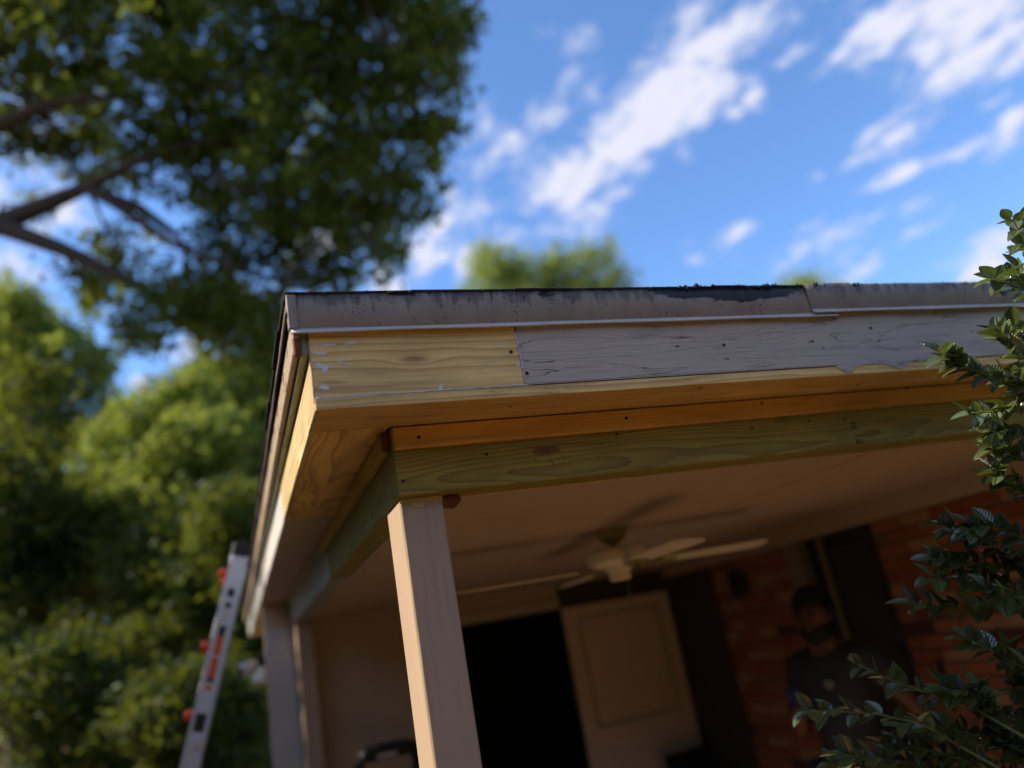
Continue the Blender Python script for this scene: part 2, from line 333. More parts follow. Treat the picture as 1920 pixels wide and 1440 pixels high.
def drip_material():
    mt, g, p, o = material('painted_drip_edge'); c = g.new('ShaderNodeTexCoord'); ob = c.outputs['Object']; x, y, z = g.sep(ob)[:3]
    tall = g.comb(g.m('MULTIPLY', x, 30.), y, g.m('MULTIPLY', z, 7.)); streak = g.noise(tall, 1.0, 5, .65)
    sp = g.noise(ob, 120, 4, .7); bl = g.noise(ob, 7, 5, .6); brush = g.noise(g.comb(g.m('MULTIPLY', x, 6.), y, g.m('MULTIPLY', z, 420.)), 1.0, 3, .6)
    base = g.mix(g.ss(bl, .3, .7), (.31, .26, .21), (.24, .20, .165))
    zn = g.m('DIVIDE', g.m('SUBTRACT', z, -.048), .096)                 # 0 at the lip, 1 under the shingles
    top = g.ss(zn, .35, 1.05)
    dirt = g.m('MULTIPLY', g.ss(g.m('ADD', g.m('MULTIPLY', streak, .75), g.m('MULTIPLY', top, .24)), .46, .64), .8)
    base = g.mix(dirt, base, (.065, .05, .045))
    specks = g.m('MULTIPLY', g.ss(sp, .55, .62), g.ss(g.m('ADD', streak, g.m('MULTIPLY', top, .12)), .44, .58))
    base = g.mix(g.m('MULTIPLY', specks, g.ss(g.noise(ob, 5.5, 3, .5), .40, .60)), base, (.018, .015, .016))
    clus = g.ss(g.noise(ob, 5.5, 3, .5), .42, .62); specks = g.m('MULTIPLY', specks, clus)
    fl = g.noise(g.comb(g.m('MULTIPLY', x, 7.), y, g.m('MULTIPLY', z, 22.)), 1.0, 5, .6)
    zone = g.m('MULTIPLY', g.ss(x, -.12, .02), g.m('SUBTRACT', 1.0, g.ss(x, .34, .46)))
    flake = g.ss(g.m('ADD', fl, g.m('ADD', g.m('MULTIPLY', top, .42), g.m('MULTIPLY', zone, .30))), .98, 1.0)
    base = g.mix(flake, base, (.014, .013, .016))
    h = g.m('SUBTRACT', g.m('ADD', g.m('MULTIPLY', brush, .5), g.m('MULTIPLY', sp, .35)), g.m('ADD', flake, specks))
    principled(g, p, base, .5, g.bump(h, .6, .0012), .45); return mt
M['drip'] = drip_material()
def lip_material():
    mt = painted('drip_lip_paint', (.52, .48, .44), 'X', dirt=.3, chips=.2, grainy=.3, rough=.35); return mt
M['lip'] = lip_material()
M['fold'] = painted('stained_corner_flap', (.30, .255, .22), 'Z', dirt=.7, grainy=.4, rough=.5, chips=.3, chipcol=(.03, .025, .025), chipscale=40)
M['sidedrip'] = painted('rusted_dark_drip_edge', (.06, .045, .04), 'Y', chips=.4, chipcol=(.15, .06, .03), dirt=.5, rough=.6)
def ground_material():
    mt, g, p, o = material('leaf_litter_lawn'); c = g.obj()
    a = g.noise(c, .35, 5); b = g.noise(c, 5, 6, .7); f = g.noise(c, 40, 4, .7)
    col = g.mix(g.ss(a, .4, .6), (.30, .155, .065), (.20, .14, .055)); col = g.mix(g.ss(b, .45, .7), col, (.36, .20, .09))
    principled(g, p, col, .95, g.bump(f, 1.0, .03), .1); return mt
M['ground'] = ground_material()
def leaf_material(name, c1, c2, c3, trans=.38, rough=.6, spec=.2):
    mt, g, p, o = material(name); ri = g.geo().outputs['Random Per Island']
    col = g.mix(g.ss(ri, .0, .6), c1, c2); col = g.mix(g.ss(ri, .72, 1.0), col, c3)
    principled(g, p, col, rough, None, spec)
    tr = g.new('ShaderNodeBsdfTranslucent'); g.put(tr.inputs[0], g.mix(.55, col, (.30, .34, .02), 'MIX'))
    mx = g.new('ShaderNodeMixShader'); mx.inputs[0].default_value = trans
    g.l.new(p.outputs[0], mx.inputs[1]); g.l.new(tr.outputs[0], mx.inputs[2]); g.l.new(mx.outputs[0], o.inputs[0]); return mt
M['oak'] = leaf_material('oak_leaf', (.030, .055, .016), (.06, .10, .026), (.18, .23, .045), .45)
M['lime'] = leaf_material('sunny_leaf', (.13, .19, .05), (.24, .32, .08), (.38, .43, .11), .48)
M['mid'] = leaf_material('woodland_leaf', (.07, .125, .032), (.13, .20, .05), (.24, .30, .07), .38)
M['deep'] = leaf_material('shrub_leaf', (.019, .038, .014), (.037, .066, .02), (.08, .12, .034), .36)
M['bark'] = plain('bark', (.06, .048, .038), .95, .4, 12, 1.0)
def holly_material():
    mt, g, p, o = material('glossy_holly_leaf'); u, v, _ = g.sep(g.uv())[:3]; rnd = g.rand()
    av = g.m('ABSOLUTE', g.m('SUBTRACT', v, .5))
    vein = g.m('ABSOLUTE', g.m('SINE', g.m('MULTIPLY', g.m('SUBTRACT', u, g.m('MULTIPLY', av, .55)), 24.)))
    h = g.m('ADD', g.m('MULTIPLY', g.ss(vein, .0, .5), .8), g.m('MULTIPLY', g.ss(av, .0, .07), .7))
    col = g.mix(g.ss(rnd, .1, .9), (.007, .020, .007), (.022, .046, .011))
    col = g.mix(g.m('SUBTRACT', 1.0, g.ss(av, .005, .03)), col, (.10, .13, .03))
    back = g.geo().outputs['Backfacing']; col = g.mix(back, col, (.075, .11, .025))
    principled(g, p, col, g.m('ADD', .26, g.m('MULTIPLY', back, .3)), g.bump(h, 1.0, .006), .5)
    p.inputs['Coat Weight'].default_value = 1.0; p.inputs['Coat Roughness'].default_value = .2; p.id_data.links.new(p.inputs['Normal'].links[0].from_socket, p.inputs['Coat Normal']); p.inputs['Coat IOR'].default_value = 1.9
    tr = g.new('ShaderNodeBsdfTranslucent'); g.put(tr.inputs[0], (.16, .22, .025))
    mx = g.new('ShaderNodeMixShader'); mx.inputs[0].default_value = .2
    g.l.new(p.outputs[0], mx.inputs[1]); g.l.new(tr.outputs[0], mx.inputs[2]); g.l.new(mx.outputs[0], o.inputs[0]); return mt
M['holly'] = holly_material()
M['twig'] = plain('green_twig', (.15, .16, .045), .7, .2, 30, .4)
def brick_material():
    mt, g, p, o = material('red_brick'); c = g.obj(); rnd = g.rand()
    r2 = g.m('FRACT', g.m('MULTIPLY', rnd, 17.3))
    col = g.mix(rnd, (.25, .075, .037), (.33, .12, .065)); col = g.mix(g.ss(r2, .72, .8), col, (.36, .19, .11)); col = g.mix(g.ss(r2, .92, .95), col, (.09, .035, .028))
    n = g.noise(g.v('ADD', c, g.comb(g.m('MULTIPLY', rnd, 9.), 0., 0.)), 45, 5, .65)
    col = g.v('SCALE', col, sc=g.m('ADD', .55, g.m('MULTIPLY', n, .9)))
    principled(g, p, col, .9, g.bump(g.noise(c, 150, 4), .8, .003), .2); return mt
M['brick'] = brick_material()
M['skin'] = plain('skin', (.13, .05, .027), .5, .1, 20, .2)
M['hair'] = plain('black_hair', (.006, .005, .005), .6, .3, 90, .8)
M['shirt'] = plain('charcoal_grey_shirt', (.034, .032, .037), .9, .2, 14, .6)
M['shirtlogo'] = plain('faded_shirt_print', (.16, .15, .14), .9)
M['jeans'] = plain('dark_jeans', (.03, .035, .055), .9, .3, 30, .7)

# ------------------------------------------------------------------ ground
gm = mesh_np('ground', [(-600, -600, 0), (600, -600, 0), (600, 600, 0), (-600, 600, 0)], [(0, 1, 2, 3)])
tag(link('ground', gm, M['ground']), 'leaf littered yard around the porch', None, None, 'structure')
slab = box('porch_floor', .30, 3.38, 1.78, 5.88, -ZC+.001, -ZC+.10, M['concrete'], None, .01); tag(slab, 'grey concrete floor slab of the porch', None, None, 'structure')

# ------------------------------------------------------------------ porch roof
FY, LX, RX, BY = 1.68, .207, 4.6, 9.2
porch = thing('porch_roof', 'painted porch roof with patched fascia, beams and two posts', 'porch roof', (.414, 1.9, 0))
P_ = porch
YB = 1.86                                      # beam face
# front fascia: new pine patch, then the old grey board
fa = box('fascia_board', LX+.0005, .7125, FY, FY+.02, .5865, .79, M['pine'], P_, .0015); fa['label'] = 'new unpainted yellow pine fascia patch at the corner'
fb = box('fascia_board', .7165, RX, FY-.001, FY+.02, .5885, .79, M['fascia'], P_, .002); fb['label'] = 'old grey painted fascia board with cracked paint'
# flat board under the fascia
box('flat_board', LX, RX, FY+.001, 1.846, .556, .5845, M['under'], P_, .002)['label'] = 'new amber pine board laid flat under the fascia'
box('edge_strip', LX+.001, RX, FY-.0025, FY+.0008, .5575, .5835, M['pine'], P_, .0008)
box('soffit_filler', .40, RX, 1.8465, YB+.02, .5635, .58, M['under'], P_, .001)
tr = box('trim_board', .4065, RX, YB-.019, YB-.0005, .497, .5535, M['cedar'], P_, .003); tr['label'] = 'orange cedar trim strip above the front beam'
bmf = box('beam_board', .4065, RX, YB, YB+.088, .383, .5605, M['green'], P_, .003); bmf['label'] = 'green treated front beam with knot and stamp'
# left beam: new green board, then old painted one
b2 = box('beam_board', .4075, .494, YB+.0895, 3.42, .3835, .5560, M['green_y'], P_, .003); b2['label'] = 'green treated side beam patch'
b3 = box('beam_board', .4090, .495, 3.423, 5.86, .3845, .5558, M['beam_old'], P_, .003); b3['label'] = 'old grey painted side beam'
box('caulk_bead', .4050, .4095, 3.4185, 3.4245, .384, .51, M['caulk'], P_, .001)
s1 = box('trim_strip', .388, .4070, 1.905, 3.55, .503, .5555, M['strip_y'], P_, .003); s1['label'] = 'yellow wood strip along the side beam'
s2 = box('trim_strip', .394, .4085, 3.553, 5.86, .515, .5555, M['mossy_y'], P_, .003); s2['label'] = 'old mossy strip along the side beam'
box('strip_end_rot', .3875, .4062, 1.886, 1.9035, .507, .5553, M['rust'], P_, .002)
# soffit panels on the side overhang
p1 = box('soffit_panel', LX+.012, .40, 1.849, 2.918, .5565, .568, M['ply'], P_, .001); p1['label'] = 'new bare plywood soffit panel'
p2 = box('soffit_panel', LX+.012, .40, 2.921, 5.60, .5570, .568, M['soffit'], P_, .001); p2['label'] = 'old tan painted soffit panel'
p3 = box('soffit_panel', LX+.012, .40, 5.604, BY, .5575, .568, M['soffit'], P_, .001)
# side fascia
f1 = box('side_fascia', LX-.0005, LX+.0115, FY+.003, 2.905, .5548, .72, M['pine_y'], P_, .0015); f1['label'] = 'new sunlit pine side fascia'
f2 = box('side_fascia', LX+.0012, LX+.0115, 2.909, BY, .5540, .72, M['fascia_y'], P_, .0015); f2['label'] = 'old pale painted side fascia with sun stripes'
box('side_moulding', LX-.018, LX-.001, FY+.004, BY, .690, .76, M['mossy_y'], P_, .002)
box('side_moulding', LX-.034, LX-.0185, FY+.002, BY, .705, .80, M['peel_y'], P_, .002)
rot = box('rotten_patch', LX-.0345, LX-.0175, FY-.003, FY+.012, .688, .735, M['rust'], P_, .003)
# drip edge: thin folded metal with a kicked-out lip
def drip(x0, x1, y, z0, z1, name, along='X', mat='drip'):
    n = max(8, int((x1-x0)/.035)); prof = [(-.030, z1+.0015), (.0, z1), (.0015, z1-.02), (.001, z0+.014), (.0, z0+.013)]
    V, F = [], []
    for i in range(n+1):
        x = x0+(x1-x0)*i/n; w = .0005*math.sin(x*9.)+.0004*math.sin(x*31.+1)
        for k, (o_, z) in enumerate(prof): V.append((x, y-o_+w*(.6 if k else .2), z+w*.5) if along == 'X' else (y-o_+w, x, z+w*.5))
    m_ = len(prof)
    for i in range(n):
        for k in range(m_-1): F.append((i*m_+k, (i+1)*m_+k, (i+1)*m_+k+1, i*m_+k+1))
    V = np.array(V); c = np.array([(x0+x1)/2, y, (z0+z1)/2]) if along == 'X' else np.array([y, (x0+x1)/2, (z0+z1)/2])
    if along == 'X' and x0 < 1: c[0] = 1.20
    me = mesh_np(name, V-c, F, False); o = link(name, me, M[mat], P_); world(o, (c[0], c[1], c[2]+ZC), P_)
    sm = o.modifiers.new('thick', 'SOLIDIFY'); sm.thickness = .0014; sm.offset = 0
    V, F = [], []
    for i in range(n+1):
        x = x0+(x1-x0)*i/n; w = .0010*math.sin(x*13.+2)
        for o_, z in ((-.0005, z0+.0145), (.007, z0+.003), (.0072, z0), (.004, z0-.001), (-.003, z0+.012)):
            V.append((x, y-o_+w, z+w) if along == 'X' else (y-o_+w, x, z+w))
    for i in range(n):
        for k in range(5): F.append((i*5+k, (i+1)*5+k, (i+1)*5+(k+1) % 5, i*5+(k+1) % 5))
    F += [(0, 1, 2, 4), (n*5, n*5+1, n*5+2, n*5+4)]
    V = np.array(V); me = mesh_np('drip_lip', V-c, F, False); l = link('drip_lip', me, M['lip' if along == 'X' else 'sidedrip'], o)
    return o
d1 = drip(.170, 1.735, FY-.012, .7375, .836, 'drip_edge'); d1['label'] = 'grey painted metal drip edge, stained and flaking'
d2 = drip(1.645, RX, FY-.0165, .7485, .842, 'drip_edge'); d2['label'] = 'overlapping upper length of drip edge with bright lip'
d3 = drip(FY-.012, BY, .168, .786, .836, 'drip_edge', 'Y', 'sidedrip'); d3['label'] = 'dark weathered drip edge along the side eave'
box('corner_fold', .1655, .186, FY-.0162, FY+.006, .7505, .8345, M['fold'], P_, .001)
# roof deck and shingle edge
box('roof_deck', .20, RX, FY+.012, BY, .762, .80, M['dark'], P_, .002)
def shingles():
    box('starter_strip', .162, RX, FY-.015, FY+.10, .8365, .8425, M['tar'], P_, .0012)
    x = .166
    while x < 3.4:                                        # front starter course: ragged black butts just above the metal
        w = random.uniform(.10, .19); dy = random.uniform(.006, .016)
        z = .838+random.uniform(0, .003)
        o = box('shingle', x, x+w-.003, FY-.012-dy+.010, FY+.16, z, z+random.uniform(.004, .0085), M['tar'], P_, .0015, (R(random.uniform(.5, 1.6)), R(random.uniform(-.5, .5)), 0)); x += w
    y = FY+.02
    while y < 6.5:
        w = random.uniform(.16, .30); z = .839+random.uniform(0, .003)
        box('shingle', .158+random.uniform(-.004, .004), .33, y, y+w-.003, z, z+.006, M['tar'], P_, .0015, (0, R(random.uniform(-1.4, -.5)), 0)); y += w
    V = [(.33, FY+.15, .846), (RX, FY+.15, .846), (RX, BY, .98), (.33, BY, .98)]
    V2 = V+[(x_, y_, .80) for x_, y_, _ in V]
    me = mesh_np('roofing', [(a, b, c+ZC) for a, b, c in V2], [(0, 1, 2, 3), (4, 7, 6, 5), (0, 4, 5, 1), (1, 5, 6, 2), (2, 6, 7, 3), (3, 7, 4, 0)])
    world(link('roofing', me, M['tar'], P_), (0, 0, 0), P_)
shingles()
def grit():                                              # crumbs of tar and grit along the front edge
    V, F = [], []
    for i in range(420):
        x = random.uniform(.17, 3.2); s = random.uniform(.0015, .005)*(1.7 if 1.2 < x < 1.9 else 1)
        c = Vector((x, FY-.013+random.uniform(-.004, .006), .838+random.uniform(-.004, .005)+ZC)); o = len(V)
        for k in range(6): V.append(c+Vector(((1, 0, 0), (-1, 0, 0), (0, 1, 0), (0, -1, 0), (0, 0, 1), (0, 0, -1))[k])*s*random.uniform(.5, 1.4))
        F += [(o+a, o+b, o+c_) for a, b, c_ in ((0, 2, 4), (2, 1, 4), (1, 3, 4), (3, 0, 4), (2, 0, 5), (1, 2, 5), (3, 1, 5), (0, 3, 5))]
    o = link('tar_crumb', mesh_np('tar_crumb', V, F), M['tar'], P_); world(o, (0, 0, 0), P_); o['kind'] = 'stuff'
grit()
# ceiling sheets
box('ceiling_panel', .496, 2.08, YB+.0885, 5.86, .393, .405, M['ceiling'], P_, .001)
box('ceiling_panel', 2.083, 3.386, YB+.0885, 5.86, .3935, .405, M['ceiling'], P_, .001)
box('batten', .496, .512, YB+.09, 5.85, .386, .3925, M['soffit'], P_, .001)
cb = box('paint_bead', 1.12, 3.38, YB+.0885, YB+.094, .3805, .3925, M['soffit'], P_, .001)
cb2 = box('ceiling_moulding', .62, 1.12, YB+.0885, YB+.101, .382, .3925, M['under'], P_, .001)
box('joint_strip', 2.06, 2.105, YB+.10, 5.85, .3905, .3929, M['ceiling'], P_, .001); box('joint_strip', .515, 3.36, 3.62, 3.66, .3902, .3927, M['ceiling'], P_, .001)
# front ceiling support behind the beam so that no light leaks through
box('rafter_plate', .42, RX, YB+.03, YB+.085, .562, .755, M['dark'], P_, .0)
box('rafter_plate', .42, .49, YB+.09, BY, .562, .755, M['dark'], P_, .0)
# posts
def post(x0, x1, y0, y1, zt, lab):
    o = box('post', x0, x1, y0, y1, -ZC+.1005, zt, M['post'], P_, .004); o['label'] = lab; return o
post(.414, .524, 1.902, 2.075, .3825, 'brown painted front post with peeling top')
post(.425, .535, 5.70, 5.845, .3835, 'brown back post against the wall')
box('rotten_block', .5245, .578, 1.905, 1.985, .362, .3822, M['rust'], P_, .006, (0, R(9), R(-4)))
# peeled paint at the post top
def ragged(name, pts, thick, mat, parent, axis, at, lab=None):
    me = prism_me(name, pts, thick, axis); o = link(name, me, mat, parent)
    world(o, at, parent)
    if lab: o['label'] = lab
    return o
pt = [(0, 0)]+[(i/14*.11, -.006-.014*random.random()-(.012 if i in (5, 6, 7) else 0)) for i in range(15)]+[(.11, 0)]
ragged('paint_flake', pt, -.002, M['caulk' if 0 else 'rough_edge'], P_, 'y', (.414, 1.9019, ZC+.382))
# caulk lines and smears on the new fascia
def bead(p0, p1, r, name='caulk_bead', mat='caulk', n=26):
    pts = []; rad = []
    for i in range(n):
        t = i/(n-1); p = Vector(p0).lerp(Vector(p1), t); p += Vector((0, -random.random()*.0006, random.uniform(-.0006, .0006))); pts.append(p); rad.append(r*random.uniform(.55, 1.25))
    o = link(name, tubes_me(name, [(pts, rad)], 6), M[mat], P_); world(o, (0, 0, 0), P_)
bead((LX+.002, FY-.001, ZC+.5855), (.72, FY-.001, ZC+.5865), .0017)
bead((.7148, FY-.0005, ZC+.5885), (.7135, FY-.0005, ZC+.729), .0022)
bead((.72, FY-.0015, ZC+.587), (1.9, FY-.0015, ZC+.5885), .0011, 'paint_edge', 'fascia', 60)
bead((LX-.001, FY+.0005, ZC+.575), (LX+.001, FY-.0005, ZC+.72), .0022, 'rough_edge', 'rough_edge', 30)
bead((LX-.0005, FY+.001, ZC+.5565), (LX-.0005, FY+.16, ZC+.5565), .0020, 'rough_edge', 'rough_edge', 30)
def smear(cx, cz, w, h, seed, yface=FY-.0004):
    rs = random.Random(seed); n = 30; pts = []
    for i in range(n):
        a = 2*math.pi*i/n; k = rs.uniform(.35, 1.15); pts.append((math.cos(a)*w*k, math.sin(a)*h*k*(.55+.45*math.cos(a*2.3+seed))))
    o = ragged('caulk_smear', pts, .0006, M['caulk'], P_, 'y', (cx, yface-.0004, ZC+cz))
for i, (cx, cz, w, h) in enumerate([(.226, .693, .017, .009), (.236, .659, .028, .017), (.231, .609, .020, .009), (.262, .713, .04, .004), (.30, .715, .034, .006), (.272, .672, .008, .012), (.283, .664, .010, .007),
                                    (.356, .716, .006, .004), (.705, .640, .006, .006), (.50, .594, .011, .010), (.712, .727, .006, .004), (.218, .712, .010, .004)]): smear(cx, cz, w, h, i)
for i, (x, z) in enumerate([(.30, .637), (.325, .638), (.345, .6385), (.36, .639), (.38, .639), (.61, .637), (.625, .645), (.643, .655), (.655, .65), (.60, .627)]):
    smear(x, z, .006+.004*random.random(), .0012, 40+i)
# torn paint hanging below the old fascia
pts = [(0, 0)]+[(t*.30, -(.004+.020*max(0, math.sin(t*9.5+.4))**1.5+.005*random.random())) for t in np.linspace(0, 1, 34)]+[(.30, 0)]
ragged('paint_flap', pts, -.0016, M['fascia'], P_, 'y', (1.68, FY-.0035, ZC+.5895), 'torn strip of grey paint hanging from the old fascia')
pts = [(0, 0)]+[(t*.16, -(.002+.006*random.random())) for t in np.linspace(0, 1, 18)]+[(.16, 0)]
ragged('paint_flap', pts, -.0014, M['fascia'], P_, 'y', (1.99, FY-.0035, ZC+.5895))
for cx, cz, s in ((1.165, .672, .012), (1.62, .668, .014), (1.655, .645, .008), (1.87, .66, .008), (1.315, .628, .010)):    # paint blisters and nail pops
    rs = random.Random(int(cx*1000)); pts = [(math.cos(a)*s*rs.uniform(.5, 1.3), math.sin(a)*s*.35*rs.uniform(.5, 1.3)) for a in np.linspace(0, 6.283, 13)[:-1]]
    ragged('paint_blister', pts, .0018, M['fascia'], P_, 'y', (cx, FY-.0025, ZC+cz))
    ragged('nail_hole', [(a*.45+.003, b*.5-.002) for a, b in pts], .0022, M['tar'], P_, 'y', (cx, FY-.003, ZC+cz))
for k in range(7):                                        # splinters along the raw edge
    x = random.uniform(.6, 1.2); 
    me = tubes_me('splinter', [([(x, FY-.004, ZC+.575), (x+.02, FY-.014, ZC+.568), (x+.034, FY-.018, ZC+.557+random.uniform(-.008, .012))], [.0009, .0007, .0003])], 5)
    world(link('splinter', me, M['rough_edge'], P_), (0, 0, 0), P_)
# screws
scr = lathe_me('screw', [(0, -.0005), (.0045, -.0005), (.0048, .0006), (.0026, .0009), (.0012, .0002), (0, .0002)], 10)
scr.materials.append(M['steel'])
def screw(x, y, z, face, s=1.0):
    o = link('screw', scr, None, P_); world(o, (x, y, ZC+z), P_)
    o.rotation_euler = {'front': (R(90), 0, 0), 'down': (R(180), 0, 0), 'left': (0, R(-90), 0)}[face]; o.scale = (s, s, 1)
for px, py in ((958, 660),): 
    v = ATY(px, py, FY); screw(v.x, FY-.0006, v.z-ZC, 'front')
for px, py in ((988, 700), (1357, 647), (1632, 615), (1895, 640)):
    v = ATY(px, py, FY-.001); screw(v.x, FY-.0016, v.z-ZC, 'front')
for px, py in ((785, 820), (1174, 784), (1428, 756), (1700, 728)):
    v = ATY(px, py, YB-.019); screw(v.x, YB-.0196, v.z-ZC, 'front')
for px, py in ((756, 902), (912, 852), (1156, 814), (1410, 803), (1516, 790), (1583, 786), (1128, 832)):
    v = ATY(px, py, YB); screw(v.x, YB-.0006, v.z-ZC, 'front', .9 if py != 832 else .5)
for px, py in ((957, 762), (1314, 727), (1610, 722)):
    v = D(px, py); q = v*(.556/v.z); screw(q.x, q.y, .5556, 'down', .85)
for px, py in ((668, 890), (686, 896), (575, 902), (640, 973)):
    v = D(px, py); q = v*(.5565/v.z); screw(min(q.x, .38), q.y, .5562, 'down', .7)
for px, py in ((722, 930), (712, 941), (686, 978), (640, 1010), (655, 1000)):
    v = D(px, py); q = v*(.4075/v.x); screw(.4070, q.y, q.z, 'left', .8)
# knot and stamp on the front beam
v = ATY(1020, 845, YB)
pts = [(math.cos(a)*.032*(1.0 if math.cos(a) < 0 else 1.5)*random.uniform(.85, 1.1), math.sin(a)*.013*random.uniform(.85, 1.1)) for a in np.linspace(0, 6.283, 19)[:-1]]
ragged('knot', pts, .0012, wood('knot_wood', 'Y', (.20, .12, .04), (.035, .018, .008), 170, .95, ctr=(0, 0)), P_, 'y', (v.x, YB-.0009, v.z))
ragged('knot_core', [(a*.5+.003, b*.5) for a, b in pts], .0012, M['rust'], P_, 'y', (v.x-.004, YB-.0016, v.z))
for dx_, dz_, l_ in ((-.035, -.020, .011), (.012, -.026, .017), (.045, -.019, .012)): ragged('drying_crack', [(0, 0), (.0016, .0004), (.004+l_*.25, -l_*.6), (.006+l_*.3, -l_), (.004+l_*.2, -l_*.8)], .0006, M['knotcrack'], P_, 'y', (v.x+dx_, YB-.0005, v.z+dz_))
def stamp(txt, px, py, size, roll=-90):
    cu = bpy.data.curves.new('stamp', 'FONT'); cu.body = txt; cu.size = size; cu.extrude = .0004; cu.align_x = 'CENTER'; cu.align_y = 'CENTER'
    o = bpy.data.objects.new('stamp', cu); COL.objects.link(o); me = bpy.data.meshes.new_from_object(o.evaluated_get(bpy.context.evaluated_depsgraph_get())); bpy.data.objects.remove(o)
    v = ATY(px, py, YB); s = link('ink_stamp', me, M['ink'], P_); world(s, (v.x, YB-.0006, v.z), P_); s.rotation_euler = (R(90), R(-roll), 0)
stamp('12', 1609, 822, .036, -90)
stamp('E2', 1600, 798, .022, -90)

# ------------------------------------------------------------------ house walls
house = thing('house', 'brick and painted house walls around the shaded porch', 'house', (3.4, 3.5, 0))
H_ = house
XB = 3.386
wallpart = box('brick_backing', XB+.012, XB+.11, 2.0, 3.512, -ZC, .30, M['mortar'], H_, 0)
wallpart2 = box('brick_backing', XB+.012, XB+.11, 4.285, 5.17, -ZC, .30, M['mortar'], H_, 0)
bricks = []
for i in range(5): bricks.append(box_me('brick', .10, .196, .058, .004, .002)); bricks[-1].materials.append(M['brick'])
half = [box_me('brick', .10, .094, .058, .004, .002) for i in range(3)]
for h in half: h.materials.append(M['brick'])
cells = []
for c in range(30):
    z = .285-.034-c*.0690
    for sec, (ya, yb) in enumerate(((2.02, 3.512), (4.285, 5.17))):
        y = yb if sec == 0 else ya; first = True
        sg = -1 if sec == 0 else 1
        while (y > ya+.05) if sg < 0 else (y < yb-.05):
            w = .098 if (first and c % 2) else .206
            if (sg > 0 and y+w > yb+.05): w = .098
            first = False
            cells.append((c, y+sg*w/2, z, w, sec)); y += sg*w
def bkey(c): return (c[0] > 22, c[0])
cells.sort(key=bkey)
for k, (c, y, z, w, sec) in enumerate(cells[:300]):
    par = wallpart if sec == 0 else wallpart2
    o = link('brick', random.choice(half if w < .15 else bricks), None, par)
    world(o, (XB+.052+random.uniform(-.003, .003), y, ZC+z), par); o.rotation_euler = (random.uniform(-.008, .008), random.uniform(-.01, .01), random.uniform(-.01, .01))
if len(cells) > 300:
    V, F = [], []
    for (c, y, z, w, sec) in cells[300:]:
        o = len(V)
        for sx in (-.05, .05):
            for sy in (-w/2+.005, w/2-.005):
                for sz in (-.029, .029): V.append((XB+.052+sx, y+sy, ZC+z+sz))
        F += [tuple(o+i for i in f) for f in ((0, 1, 3, 2), (4, 6, 7, 5), (0, 4, 5, 1), (2, 3, 7, 6), (0, 2, 6, 4), (1, 5, 7, 3))]
    o = link('lower_bricks', mesh_np('lower_bricks', V, F), M['brick'], H_); world(o, (0, 0, 0), H_); o['kind'] = 'stuff'
box('frieze_board', XB-.02, XB+.012, 1.95, 5.86, .286, .3930, M['ceiling'], H_, .002)
# doorway in the brick wall
box('door_jamb', XB-.015, XB+.07, 4.145, 4.283, -ZC+.1, .2855, M['jamb'], H_, .004)
box('door_jamb', XB+.02, XB+.08, 3.513, 3.545, -ZC+.1, .2855, M['brownwall'], H_, .003)
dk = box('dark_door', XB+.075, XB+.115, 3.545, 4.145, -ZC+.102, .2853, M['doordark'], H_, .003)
for z0, z1 in ((-.30, .22), (-1.0, -.38)):
    box('door_panel', XB+.066, XB+.0755, 3.62, 4.06, z0, z1, M['doordark'], dk, .006)
box('storm_door_edge', XB+.03, XB+.06, 3.985, 4.008, -ZC+.12, .28, M['jamb'], H_, .002)
box('wall_end', XB+.111, XB+.2, 2.0, 5.9, -ZC, .76, M['dark'], H_, 0)
# brown corner and the back wall
box('brown_siding', XB-.004, XB+.09, 5.172, 5.872, -ZC+.05, .3928, M['brownwall'], H_, .003)
box('brown_siding', 2.42, XB-.005, 5.874, 5.96, -ZC+.05, .3926, M['brownwall'], H_, .003)
bw = box('back_wall', .229, 1.50, 5.876, 5.97, -ZC, .555, M['wall'], H_, .003); bw['label'] = 'beige back wall of the porch'
box('corner_board', .2275, .42, 5.866, 5.8755, -ZC, .3815, M['cornerwhite'], H_, .002)
box('wall_panel_header', 1.503, 2.418, 5.8765, 5.969, .192, .3925, M['wall'], H_, .002)
box('wall_batten', .54, 3.38, 5.862, 5.8755, .366, .3925, M['header'], H_, .002)
box('door_casing', 1.43, 1.50, 5.863, 5.8757, -ZC+.1, .19, M['header'], H_, .003)
box('door_casing', 1.43, 2.42, 5.860, 5.8755, .193, .262, M['header'], H_, .003)
sw = box('side_wall', .40, .48, 5.972, BY, -ZC, .555, M['wall'], H_, .003)
# dark room beyond the open doorway
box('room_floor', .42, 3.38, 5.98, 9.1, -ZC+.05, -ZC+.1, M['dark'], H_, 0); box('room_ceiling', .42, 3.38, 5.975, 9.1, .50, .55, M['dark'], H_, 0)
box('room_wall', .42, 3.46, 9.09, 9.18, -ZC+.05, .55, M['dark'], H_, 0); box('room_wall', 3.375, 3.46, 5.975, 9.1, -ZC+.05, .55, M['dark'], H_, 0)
# white door swung open flat against the brown siding
wd = box('white_door', 2.418, 3.352, 5.822, 5.862, -ZC+.115, .186, M['doorwhite'], H_, .003); wd['label'] = 'cream panelled door standing open'
for a, b, c, d in ((2.53, 2.545, -.70, .10), (3.225, 3.24, -.70, .10), (2.545, 3.225, .085, .10), (2.545, 3.225, -.70, -.685)):
    box('door_moulding', a, b, 5.8165, 5.8215, c, d, M['jamb'], wd, .002)
kn = link('door_knocker', lathe_me('door_knocker', [(0, 0), (.012, 0), (.011, .006), (.006, .009), (0, .01)], 14), M['whiteplastic'], wd, None, (R(90), 0, 0)); world(kn, ATY(1185, 1183, 5.8215), wd)
